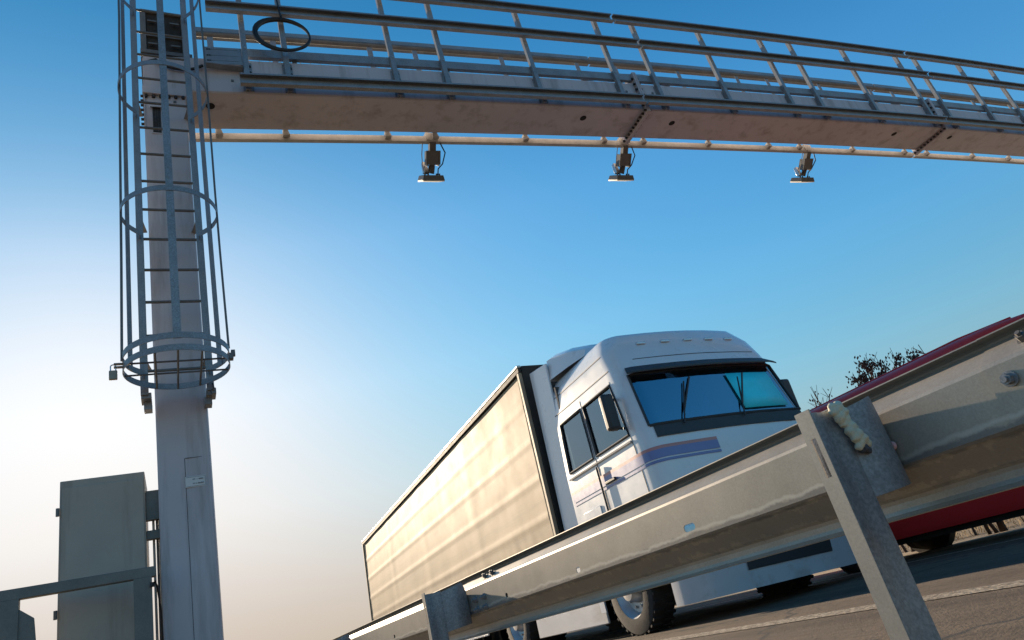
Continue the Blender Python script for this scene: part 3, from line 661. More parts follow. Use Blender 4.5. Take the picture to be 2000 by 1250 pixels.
# lump of builder's foam squeezed into the seam of the near post
fb = MB(); rng = random.Random(11)
def ico(bm, c, r, sub=2):
    t = bmesh.new(); bmesh.ops.create_icosphere(t, subdivisions=sub, radius=r); 
    for v in t.verts: v.co += v.normal * r * .28 * noise.noise(v.co * (1.1 / r) + Vector(c) * 40)
    bm.add([Vector(c) + v.co for v in t.verts], [[v.index for v in f.verts] for f in t.faces]); t.free()
def FO_(q, du, dv): return RP(1.13 - .016 + dv, -.185 + .040 * q + du, .725 - .125 * q)
for q, du, dv, r in ((.0, .012, -.002, .011), (.02, -.008, 0, .011), (.06, .002, -.004, .013), (.12, -.012, 0, .013), (.18, .006, -.006, .014), (.24, -.008, -.002, .015), (.30, .004, -.004, .013), (.36, -.006, 0, .012), (.43, .004, -.006, .013), (.48, .014, -.004, .010), (.54, -.006, -.002, .014), (.60, .004, -.008, .013), (.66, -.008, -.004, .013), (.72, .010, -.006, .015), (.78, -.002, -.004, .012), (.84, -.012, 0, .010), (.80, .018, -.004, .012)):
    ico(fb, FO_(q, du, dv), r)
fo = fb.build('foam_lump', M['foam'], None, origin=RP(1.11, -.17, .6)); tag(fo, 'lumpy cream expanding foam squeezed beside the near barrier post', 'foam')
rm = fo.modifiers.new('merge', 'REMESH'); rm.mode = 'VOXEL'; rm.voxel_size = .0022; rm.use_smooth_shade = True
sm = fo.modifiers.new('soften', 'SMOOTH'); sm.factor = .5; sm.iterations = 4
b = MB(); 
for q, du, dv, r in ((.88, .002, -.002, .012), (.92, .010, 0, .010), (.90, -.006, .002, .009)): ico(b, FO_(q, du, dv), r)
b.bar(FO_(.95, .014, .008), FO_(1.35, .010, .012), .006, .006); b.build('dirty_tip', M['foam_old'], fo, origin=RP(1.11, -.17, .6))

# ------------------------------------------------------------------ truck
TH = R(2.13)
truck = thing('semi_truck', (4.64, 5.98, 0), 'white semi truck with a beige curtain trailer on the road behind the guardrail', 'truck', local=True)
truck.rotation_euler = (0, R(1.8), -TH)
# local axes: x across (0 = our side), y backwards from the front, z up
WD = 2.50
def lerp_tab(tab, z):
    for (z0, a), (z1, b_) in zip(tab[:-1], tab[1:]):
        if z <= z1: return a + (b_ - a) * max(0, (z - z0)) / (z1 - z0)
    return tab[-1][1]
FT = [(.3, .05), (.6, 0), (1.2, 0), (1.95, .04), (2.05, .06), (2.76, .24), (2.95, .30), (3.2, .42), (3.42, .56), (3.50, .80)]
IT = [(.3, .02), (1.0, 0), (2.0, .005), (2.76, .05), (3.2, .09), (3.42, .20), (3.50, .36)]
REAR = 2.12; CR = .24
def cab_pt(col, z, off=0.0):
    f, i = lerp_tab(FT, z), lerp_tab(IT, z); kind, a = col
    y0 = f + CR
    if kind == 'L': p = Vector((i, REAR + (y0 - REAR) * a, z)); n = Vector((-1, 0, 0))
    elif kind == 'C':
        t = a * math.pi / 2; p = Vector((i + CR - CR * math.cos(t), y0 - CR * math.sin(t) * (1.0), z)); n = Vector((-math.cos(t), -math.sin(t), 0))
    elif kind == 'F':
        x = i + CR + (WD - 2 * i - 2 * CR) * a; p = Vector((x, f - .07 * (1 - (2 * a - 1) ** 2), z)); n = Vector((.25 * (2 * a - 1), -1, 0)).normalized()
    elif kind == 'D':
        t = (1 - a) * math.pi / 2; p = Vector((WD - i - CR + CR * math.cos(t), y0 - CR * math.sin(t), z)); n = Vector((math.cos(t), -math.sin(t), 0))
    else: p = Vector((WD - i, y0 + (REAR - y0) * a, z)); n = Vector((1, 0, 0))
    return p + n * off
COLS = [('L', q) for q in (0, .03, .07, .45, .50, .95, 1.0)] + [('C', q) for q in (.2, .4, .6, .8)] + [('F', q) for q in (0, .03, .2, .4, .5, .6, .8, .97, 1)] + [('D', q) for q in (.2, .4, .6, .8, 1.0)] + [('E', q) for q in (.05, .50, .55, .93, .97, 1.0)]
ZS = [.33, .45, .6, .9, 1.2, 1.5, 1.7, 1.85, 2.08, 2.30, 2.55, 2.76, 2.86, 2.95, 3.08, 3.2, 3.3, 3.37, 3.42, 3.46, 3.50]
iw0, iw1 = ZS.index(2.08), ZS.index(2.76)
def is_win(ci, zi):
    if not (iw0 <= zi < iw1): return None
    if ci == 2: return 'rear_near'
    if ci == 4: return 'door_near'
    if 9 <= ci <= 20: return 'screen'
    if ci == 25: return 'rear_far' if False else None
    if ci == 24: return None
    if ci == 23: return 'door_far'
    return None
def cab_patch(b, test, off=0.0):
    idx = {}
    def V(ci, zi):
        if (ci, zi) not in idx: idx[(ci, zi)] = len(b.v); b.v.append(cab_pt(COLS[ci], ZS[zi], off))
        return idx[(ci, zi)]
    for ci in range(len(COLS) - 1):
        for zi in range(len(ZS) - 1):
            if test(ci, zi): b.f.append([V(ci, zi), V(ci + 1, zi), V(ci + 1, zi + 1), V(ci, zi + 1)]); b.m.append(b.cur)
    return idx
b = MB(); cab_patch(b, lambda c_, z_: is_win(c_, z_) is None and not (z_ < 3 and 2 <= c_ <= 4) and not (z_ < 3 and 21 <= c_ <= 24))
n0 = len(COLS)
top = [cab_pt(q, 3.50) for q in COLS]; b.add(top, [tuple(range(n0))])
b.add([cab_pt(COLS[0], .6), cab_pt(COLS[-1], .6), cab_pt(COLS[-1], 3.5), cab_pt(COLS[0], 3.5)], [(0, 1, 2, 3)])
cabb = b.build('cab', M['cabwhite'], truck, sharp=40)
me = cabb.data; bm = bmesh.new(); bm.from_mesh(me); bmesh.ops.remove_doubles(bm, verts=bm.verts, dist=.001); bmesh.ops.recalc_face_normals(bm, faces=bm.faces); bm.to_mesh(me); bm.free(); me.polygons.foreach_set('use_smooth', [True] * len(me.polygons)); me.set_sharp_from_angle(angle=R(40))
for nm, key, m in (('windscreen', 'screen', 'glass_dark'), ('side_window', 'door_near', 'glass'), ('side_window', 'rear_near', 'glass'), ('side_window', 'door_far', 'glass')):
    b = MB(); cab_patch(b, lambda c_, z_: is_win(c_, z_) == key, -.012); b.build(nm, M[m], truck)
# rubber seals round the windows
def seal(cs, z0, z1):
    pts = [cab_pt(COLS[cs[0]], z0 + (z1 - z0) * i / 4, .003) for i in range(5)] + [cab_pt(COLS[q], z1, .003) for q in cs[1:]] + [cab_pt(COLS[cs[-1]], z1 + (z0 - z1) * i / 4, .003) for i in range(1, 5)] + [cab_pt(COLS[q], z0, .003) for q in cs[::-1][1:]]
    b = MB(); b.tube(pts, .017, 6); b.build('window_seal', M['plastic'], truck)
seal([2, 3], 2.08, 2.76); seal([4, 5], 2.08, 2.76); seal([23, 24], 2.08, 2.76); seal(list(range(9, 22)), 2.08, 2.76)
# inside of the cab
b = MB(); b.box((1.25, 1.95, 2.2), (2.36, .04, 2.2)); b.box((1.25, 1.2, 1.35), (2.36, 1.6, .04)); b.build('cab_interior', M['seat'], truck)
b = MB(); b.hexa([(.12, .22, 1.7), (2.38, .22, 1.7), (2.38, .72, 1.7), (.12, .72, 1.7), (.14, .24, 2.05), (2.36, .24, 2.05), (2.36, .60, 2.10), (.14, .60, 2.10)]); b.build('dashboard', M['plastic'], truck, .03)
for x in (.55, 1.95):
    b = MB(); b.box((x, 1.25, 1.72), (.5, .5, .16)); b.box((x, 1.50, 2.1), (.48, .14, .75)); b.box((x, 1.52, 2.56), (.28, .1, .2)); b.build('seat', M['seat'], truck, .05)
b = MB(); ct = Vector((1.95, .78, 2.06)); b.tube([ct + Vector((.22 * math.cos(t), .10 * math.sin(t), .19 * math.sin(t))) for t in [i * math.pi / 10 for i in range(21)]], .016, 8); b.bar(ct - Vector((.2, 0, 0)), ct + Vector((.2, 0, 0)), .05, .02); b.build('steering_wheel', M['plastic'], truck)
# added cyan panel imitating glare on the driver's half of the screen
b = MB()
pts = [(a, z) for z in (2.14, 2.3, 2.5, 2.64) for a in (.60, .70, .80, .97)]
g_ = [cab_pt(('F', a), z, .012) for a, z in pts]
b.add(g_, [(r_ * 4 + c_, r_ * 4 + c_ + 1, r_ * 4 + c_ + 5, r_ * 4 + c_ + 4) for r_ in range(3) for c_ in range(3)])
bl = b.build('glare_panel', M['cyan_glare'], truck); bl.modifiers.new('t', 'SOLIDIFY').thickness = .004; bl['label'] = 'added cyan panel imitating glare on the far side of the windscreen'
# exterior visor, roof deflector, fairings
b = MB()
q_ = [('C', .6), ('C', .8)] + [('F', a) for a in (0, .1, .3, .5, .7, .9, 1)] + [('D', .2), ('D', .4)]
vs = [cab_pt(c_, 2.87, .01) for c_ in q_] + [cab_pt(c_, 2.77, .11) for c_ in q_] + [cab_pt(c_, 2.75, .105) for c_ in q_] + [cab_pt(c_, 2.83, .005) for c_ in q_]
n_ = len(q_); b.add(vs, [(r_ * n_ + i, r_ * n_ + i + 1, ((r_ + 1) % 4) * n_ + i + 1, ((r_ + 1) % 4) * n_ + i) for r_ in range(4) for i in range(n_ - 1)])
b.build('sun_visor', M['plastic'], truck)
b = MB(); P_ = []
for y, zt, ins in ((.95, 3.50, .42), (1.25, 3.62, .30), (1.6, 3.74, .22), (2.0, 3.83, .16), (2.12, 3.84, .15)):
    P_.append([(ins - .05, y, 3.46), (ins, y, zt - .06), (ins + .10, y, zt), (1.25, y, zt + .02), (WD - ins - .10, y, zt), (WD - ins, y, zt - .06), (WD - ins + .05, y, 3.46)])
b.add([p for r_ in P_ for p in r_], [(r_ * 7 + i, r_ * 7 + i + 1, r_ * 7 + i + 8, r_ * 7 + i + 7) for r_ in range(4) for i in range(6)] + [tuple(range(28, 35))])
b.build('roof_deflector', M['cabwhite'], truck, sharp=30)
for x in (.03, WD - .06):
    b = MB(); b.hexa([(x, 2.10, .62), (x + .03, 2.10, .62), (x + .03, 2.64, .62), (x, 2.64, .62), (x + .05, 2.06, 3.72), (x + .08, 2.06, 3.72), (x + .08, 2.62, 3.80), (x + .05, 2.62, 3.80)]); b.build('side_fairing', M['cabwhite'], truck, .008)
# door seams and handle, stripes
b = MB()
for q, z0, z1 in ((.47, 1.0, 2.86), (.955, 1.0, 2.80)):
    b.tube([cab_pt(('L', q), z0 + (z1 - z0) * i / 8, .0005) for i in range(9)], .006, 4)
b.tube([cab_pt(('L', .47 + .485 * i / 6), 1.0, .0005) for i in range(7)], .006, 4)
b.tube([cab_pt(('L', .0 + i / 8), 2.93, .001) for i in range(9)], .007, 4)
b.tube([cab_pt(('L', .0 + i / 8), 3.17, .001) for i in range(9)], .006, 4)
b.build('door_seam', M['plastic'], truck)
b = MB(); p0 = cab_pt(('L', .53), 1.72, .02); p1 = cab_pt(('L', .66), 1.72, .02); b.bar(p0, p1, .03, .035); b.build('door_handle', M['plastic'], truck, .008)
b = MB(); b.tube([cab_pt(('L', q), 2.0, .012) for q in (.05, .3, .5, .95)], .013, 6); b.build('window_trim', M['silver'], truck)
def band(name, z0, z1, m, cs, off=.006):
    b = MB(); n = len(cs); b.add([cab_pt(c_, z, off) for z in (z0, z1) for c_ in cs], [(i, i + 1, n + i + 1, n + i) for i in range(n - 1)]); b.build(name, M[m], truck)
sidec = [('L', q) for q in (.02, .3, .6, .9, 1.0)]; wrap = sidec + [('C', q) for q in (.2, .4, .6, .8)] + [('F', q) for q in (0, .03, .2, .3)]
band('stripe', 1.80, 1.835, 'stripe_red', wrap); band('stripe', 1.70, 1.80, 'stripe_blue', wrap); band('stripe', 1.655, 1.685, 'stripe_blue', wrap)
band('stripe', 1.60, 1.66, 'stripe_blue', [('F', q) for q in (.45, .55, .7, .85)]); band('stripe', 1.50, 1.56, 'stripe_red', [('F', q) for q in (.35, .5, .65)])
b = MB(); b.tube([cab_pt(('L', .475), z, .03) for z in (1.35, 1.5, 1.8, 1.95)], .014, 8); b.build('grab_handle', M['plastic'], truck)
for k_ in range(5):
    b = MB(); pc = cab_pt(('F', .12 + .19 * k_), 3.22, .012); b.box(pc, (.13, .04, .035)); b.build('marker_light', M['lamp'], truck, .008)
b = MB()
for z_ in (1.45,): b.tube([cab_pt(('F', q), z_, .002) for q in (.02, .2, .4, .5, .6, .8, .98)], .007, 4)
b.build('panel_gap', M['plastic'], truck)
b = MB(); b.tube([cab_pt(('F', q), 2.98, .001) for q in (0, .2, .4, .5, .6, .8, 1)], .006, 4)
b.build('panel_gap', M['plastic'], truck)
b = MB(); b.box(cab_pt(('L', .25), 1.35, .006), (.012, .46, .34)); b.build('locker_door', M['cabwhite'], truck, .006)
# front details
band('cowl', 1.93, 2.07, 'plastic', [('C', .7), ('C', .85)] + [('F', q) for q in (0, .1, .3, .5, .7, .9, 1)] + [('D', .15), ('D', .3)], .006)
for z in (1.05, 1.15, 1.25, 1.35): band('grille_slat', z, z + .055, 'plastic', [('F', q) for q in (.12, .3, .5, .7, .88)], .012)
band('bumper', .22, .72, 'skirt', [('L', .93), ('L', 1.0)] + [('C', q) for q in (.2, .4, .6, .8)] + [('F', q) for q in (0, .1, .3, .5, .7, .9, 1)] + [('D', q) for q in (.2, .4, .6, .8, 1.0)], .035)
band('lower_intake', .40, .62, 'plastic', [('F', q) for q in (.2, .4, .6, .8)], .045)
for cs in ([('C', .55), ('C', .8), ('F', .02), ('F', .14)], [('F', .86), ('F', .98), ('D', .2), ('D', .45)]):
    b = MB(); b.add([cab_pt(c_, z, o) for z, o in ((.76, .02), (.84, .035), (.95, .02)) for c_ in cs], [(r_ * 4 + i, r_ * 4 + i + 1, r_ * 4 + i + 5, r_ * 4 + i + 4) for r_ in range(2) for i in range(3)]); b.build('headlight', M['lamp'], truck)
for x, a in ((.55, -.35), (1.35, -.35)):
    b = MB(); p0 = cab_pt(('F', (x - .3) / 1.9), 2.04, .03); p1 = cab_pt(('F', min(.98, (x + .25 - .3) / 1.9)), 2.58, .012); b.bar(p0, p1, .014, .014); b.bar(p0.lerp(p1, .3), p1 + Vector((.12, .02, .06)), .012, .02); b.build('wiper', M['plastic'], truck)
for sx, x in ((-1, -.02), (1, WD + .02)):
    b = MB(); cx = x + sx * .12
    b.hexa([(cx - .08, .38, 2.16), (cx + .08, .38, 2.16), (cx + .08, .49, 2.16), (cx - .08, .49, 2.16), (cx - .08, .38, 2.60), (cx + .08, .38, 2.60), (cx + .08, .49, 2.60), (cx - .08, .49, 2.60)])
    mi = b.build('mirror', M['plastic'], truck, .035)
    b = MB(); 
    for z in (2.20, 2.56): b.tube([(x + .04 * -sx, .52, z), (cx, .45, z)], .018, 8)
    b.build('mirror_arm', M['plastic'], mi)
    b = MB(); b.box((cx, .493, 2.38), (.13, .006, .38)); b.build('mirror_glass', M['lamp'], mi)
b = MB()
for i in range(3): b.box((.10, 1.05 + .0 * i, .48 + i * .28), (.16, .55, .05))
b.build('step', M['plastic'], truck, .008)
# chassis, tanks, skirts
b = MB(); b.box((.85, 4.6, .85), (.09, 7.8, .26)); b.box((1.65, 4.6, .85), (.09, 7.8, .26)); b.box((1.25, 1.0, .6), (1.6, 1.9, .5)); b.box((1.25, 9.5, 1.02), (1.0, 13.2, .14)); b.build('chassis', M['chassis'], truck)
for x in (.02, WD - .05):
    b = MB(); b.hexa([(x, 2.0, .20), (x + .03, 2.0, .20), (x + .03, 4.2, .20), (x, 4.2, .20), (x, 2.0, 1.10), (x + .03, 2.0, 1.10), (x + .03, 4.2, 1.10), (x, 4.2, 1.10)]); b.build('side_skirt', M['skirt'], truck, .01)
    b = MB(); b.hexa([(x, 6.4, .42), (x + .03, 6.4, .42), (x + .03, 10.2, .42), (x, 10.2, .42), (x, 6.4, .95), (x + .03, 6.4, .95), (x + .03, 10.2, .95), (x, 10.2, .95)]); b.build('side_guard', M['skirt'], truck, .01)
def wheel(x, y, r, wd, out, dual=False):
    b = MB(); b.cur = 0; pr = [(-wd / 2, r * .62), (-wd / 2 * 1.02, r * .8), (-wd / 2 * .92, r * .96), (-wd / 2 * .7, r), (wd / 2 * .7, r), (wd / 2 * .92, r * .96), (wd / 2 * 1.02, r * .8), (wd / 2, r * .62)]
    n = 32
    for off in ((0,) if not dual else (0, -out * (wd + .03))):
        vs = [(x + off + u, y + q * math.cos(2 * math.pi * k / n), r + q * math.sin(2 * math.pi * k / n)) for k in range(n) for u, q in pr]
        b.add(vs, [(k * 8 + i, k * 8 + i + 1, ((k + 1) % n) * 8 + i + 1, ((k + 1) % n) * 8 + i) for k in range(n) for i in range(7)])
        for k in range(n * 2):
            a = 2 * math.pi * k / (n * 2); b.box((x + off + (.25 if k % 2 else -.25) * wd, y + r * math.cos(a), r + r * math.sin(a)), (wd * .42, .035, .02), Matrix.Rotation(a + math.pi / 2, 3, 'X'))
    wl_ = b.build('wheel', M['tyre'], truck)
    b = MB(); xo = x + out * wd * .5
    pr2 = [(-.005, r * .63), (-.03, r * .58), (-.10, r * .50), (-.11 if not dual else -.14, r * .30), (-.05, r * .27), (.02, r * .22), (.03, 0.001)]
    vs = [(xo + out * u, y + q * math.cos(2 * math.pi * k / n), r + q * math.sin(2 * math.pi * k / n)) for k in range(n) for u, q in pr2]
    b.add(vs, [(k * 7 + i, k * 7 + i + 1, ((k + 1) % n) * 7 + i + 1, ((k + 1) % n) * 7 + i) for k in range(n) for i in range(6)])
    for k in range(10): a = k * math.pi / 5; b.tube([(xo - out * .115, y + r * .4 * math.cos(a), r + r * .4 * math.sin(a)), (xo - out * .08, y + r * .4 * math.cos(a), r + r * .4 * math.sin(a))], .016, 6)
    b.build('rim', M['rim'], wl_)
for y, r, dual in ((1.38, .50, False), (5.05, .50, True), (11.2, .50, False), (12.5, .50, False), (13.8, .50, False)):
    wheel(.19, y, r, .32, -1, dual); wheel(WD - .19, y, r, .32, 1, dual)
for y in (1.38, 5.05):
    for x in (.2, WD - .2):
        b = MB(); pr = [(x - .18, .0), (x + .18, .0)]
        vs = [(xx, y + .58 * math.cos(t), .5 + .58 * math.sin(t)) for t in [math.pi * (.03 + .94 * i / 14) for i in range(15)] for xx in (x - .18, x + .18)]
        b.add(vs, [(2 * i, 2 * i + 1, 2 * i + 3, 2 * i + 2) for i in range(14)]); b.build('mudguard', M['chassis'], truck).modifiers.new('t', 'SOLIDIFY').thickness = .01
# trailer
TY0, TY1, TZ0, TZ1 = 2.72, 16.32, 1.20, 4.0
b = MB(); b.box((1.25, (TY0 + TY1) / 2, 1.12), (2.48, TY1 - TY0, .13)); b.box((1.25, (TY0 + TY1) / 2, 3.965), (2.44, TY1 - TY0 - .02, .05)); b.box((1.25, TY0 + .04, 2.6), (2.46, .07, 2.76)); b.box((1.25, TY1 - .04, 2.6), (2.46, .07, 2.76))
trl = b.build('trailer_body', M['chassis'], truck, .01)
def curtain(x, sgn):
    b = MB(); ny, nz = 170, 64; vs = []; rng = random.Random(4)
    for j in range(nz + 1):
        for i in range(ny + 1):
            y = TY0 + .10 + (TY1 - TY0 - .20) * i / ny; z = TZ0 - .06 + (3.86 - TZ0 + .06) * j / nz
            h = j / nz
            d = .014 * math.sin(math.pi * h) + .006 * noise.noise(Vector((y * .8, h * 1.2, 3))) + .0012 * noise.noise(Vector((y * 1.6, h * 3.5 + y * .4, 9)))
            ph = (y - TY0) / .62; d += .0005 * math.exp(-((ph - round(ph)) / .12) ** 2) * (1 - .6 * h)
            for zz in (1.72, 2.27, 2.82, 3.37): d += .007 * math.exp(-((z - zz) / .045) ** 2)
            for yy in (5.9, 9.3, 12.7): d += .0035 * math.exp(-((y - yy) / .22) ** 2)
            d += .006 * noise.noise(Vector((y * 5, h * 9 - y * 2.2, 1))) * max(0, 1 - 4 * h)
            vs.append((x + sgn * d, y, z))
    b.add(vs, [(j * (ny + 1) + i, j * (ny + 1) + i + 1, (j + 1) * (ny + 1) + i + 1, (j + 1) * (ny + 1) + i) for j in range(nz) for i in range(ny)])
    o = b.build('curtain', M['tarp'], trl, sharp=80); o.modifiers.new('t', 'SOLIDIFY').thickness = .004
curtain(.0, -1); curtain(WD, 1)
for x in (-.015, WD + .015):
    b = MB(); b.box((x, (TY0 + TY1) / 2, 3.915), (.05, TY1 - TY0, .075)); b.build('roof_rail', M['chassis'], trl, .006)
    b = MB(); b.box((x, (TY0 + TY1) / 2, 3.975), (.065, TY1 - TY0, .035)); b.build('roof_edge', M['alu'], trl, .006)
    b = MB(); b.box((x, (TY0 + TY1) / 2, 1.10), (.05, TY1 - TY0, .10)); b.build('side_raver', M['alu'], trl, .006)
    for y in (TY0 + .05, TY1 - .05):
        b = MB(); b.box((x * .9, y, 2.52), (.06, .07, 2.72)); b.build('corner_pillar', M['pillar'], trl, .01)
    for kx in range(21):
        y = TY0 + .5 + kx * .63; b = MB(); b.box((x + (-.012 if x < 1 else .012), y, 1.20), (.008, .045, .26)); b.box((x + (-.018 if x < 1 else .018), y, 1.17), (.02, .06, .07)); b.build('buckle_strap', M['chassis'], trl)
for x in (.68, 1.82):
    b = MB(); b.box((x, TY1 + .005, 2.55), (1.1, .03, 2.6)); b.build('rear_door', M['cabwhite'], trl, .01)
b = MB(); b.box((1.25, TY1 - .1, .55), (2.4, .1, .12)); b.build('rear_bumper', M['alu'], trl, .01)
for x in (.25, 2.25):
    b = MB(); b.box((x, TY1 - .04, .75), (.4, .05, .12)); b.build('tail_light', M['redlens'], trl, .01)
for x in (.45, 2.05):
    b = MB(); b.box((x, 5.9, .68), (.12, .12, .85)); b.box((x, 5.9, .28), (.25, .25, .04)); b.build('landing_leg', M['chassis'], trl, .008)

# ------------------------------------------------------------------ red van in the next lane
van = thing('red_van', (7.72, 1.75, 0), 'red van passing in the far lane, mostly hidden behind the guardrail', 'van', local=True)
VW, VL = 1.72, 5.9
def vsec(y):
    zr = lerp_tab([(0, .80), (.12, .97), (.95, 1.14), (1.70, 2.06), (2.3, 2.13), (5.2, 2.14), (5.8, 2.09), (5.9, 1.78)], y)
    zb = min(lerp_tab([(0, .62), (.9, 1.05), (5.9, 1.12)], y), zr - .06)
    e = lerp_tab([(0, .16), (.25, .05), (.6, 0), (5.55, 0), (5.9, .08)], y)
    ins = .16 * max(0, min(1, (zr - zb - .05) / .8))
    zl = lerp_tab([(0, .30), (.4, .26), (5.4, .26), (5.9, .32)], y)
    h = [(e + .05, zl), (e, zl + .08), (e, .62 if zb > .7 else (zl + zb) / 2), (e + .012, zb), (e + .012 + ins * .75, zb + (zr - zb) * .80), (e + ins, zb + (zr - zb) * .91), (e + .09 + ins, zr - .028), (VW / 2, zr)]
    return [(x, y, z) for x, z in h] + [(VW - x, y, z) for x, z in h[:-1][::-1]]
ys = [0, .06, .15, .3, .5, .8, .95, 1.2, 1.5, 1.75, 1.9, 2.2, 2.6, 3.2, 3.8, 4.3, 4.8, 5.2, 5.5, 5.75, 5.86, 5.9]
b = MB(); rows = [vsec(y) for y in ys]; nv = len(rows[0])
b.add([p for r_ in rows for p in r_], [(r_ * nv + i, r_ * nv + i + 1, (r_ + 1) * nv + i + 1, (r_ + 1) * nv + i) for r_ in range(len(ys) - 1) for i in range(nv - 1)] + [tuple(range(nv)), tuple((len(ys) - 1) * nv + i for i in range(nv))])
b.build('body', M['vanred'], van, sharp=50)
def vwin(y0, y1, side):
    b = MB(); yy = [y0 + (y1 - y0) * i / 5 for i in range(6)]; vs = []
    for y in yy:
        s_ = vsec(y); a, c_ = (s_[3], s_[4]) if side < 0 else (s_[-4], s_[-5])
        A = Vector(a); C_ = Vector(c_); o = Vector((side * .006, 0, .002)); vs += [A.lerp(C_, .10) + o, A.lerp(C_, .95) + o]
    b.add(vs, [(2 * i, 2 * i + 1, 2 * i + 3, 2 * i + 2) for i in range(5)]); b.build('side_window', M['plastic'], van)
for sd_ in (-1, 1):
    for y0, y1 in ((1.62, 2.45), (2.58, 3.9), (4.02, 5.5)): vwin(y0, y1, sd_)
b = MB(); vs = []
for y in (1.0, 1.25, 1.5, 1.72):
    s_ = vsec(y); vs += [Vector(s_[5]).lerp(Vector(s_[6]), .8) + Vector((0, -.006, .008)), Vector(s_[7]) + Vector((0, -.008, .010)), Vector(s_[-6]).lerp(Vector(s_[-7]), .8) + Vector((0, -.006, .008))]
b.add(vs, [(r_ * 3 + i, r_ * 3 + i + 1, r_ * 3 + i + 4, r_ * 3 + i + 3) for r_ in range(3) for i in range(2)]); b.build('windscreen', M['plastic'], van)
b = MB(); b.box((VW / 2, 2.95, .27), (1.3, 5.3, .16)); b.build('underbody', M['chassis'], van)
for y in (.92, 4.95):
    for x, out in ((.11, -1), (VW - .11, 1)):
        b = MB(); n = 24; r = .33; pr = [(-.10, r * .64), (-.105, r * .85), (-.08, r), (.08, r), (.105, r * .85), (.10, r * .64)]
        b.add([(x + u, y + q * math.cos(2 * math.pi * k / n), r + q * math.sin(2 * math.pi * k / n)) for k in range(n) for u, q in pr], [(k * 6 + i, k * 6 + i + 1, ((k + 1) % n) * 6 + i + 1, ((k + 1) % n) * 6 + i) for k in range(n) for i in range(5)])
        wv = b.build('wheel', M['tyre'], van)
        b = MB(); b.tube([(x + out * .07, y, r), (x + out * .095, y, r)], r * .64, 20); b.build('rim', M['rim'], wv)
        b = MB(); b.tube([(x - out * .09, y, r), (x + out * .045, y, r)], .39, 24); b.build('wheel_arch', M['chassis'], van)
for x in (.22, VW - .22):
    b = MB(); b.box((x, .05, .70), (.26, .08, .16)); b.build('headlight', M['lamp'], van, .02)
    b = MB(); b.box((x - .1 if x < 1 else x + .1, 5.88, 1.1), (.12, .05, .4)); b.build('tail_light', M['redlens'], van, .02)
b = MB()
for x in (.30, VW - .30): b.tube([(x, 2.0, 2.08), (x, 2.6, 2.12), (x, 5.4, 2.125)], .012, 6)
b.build('roof_rail', M['vanred'], van)
for x, s_ in ((-.09, -1), (VW + .09, 1)):
    b = MB(); b.box((x, 1.45, 1.22), (.16, .10, .20)); b.build('mirror', M['plastic'], van, .03)

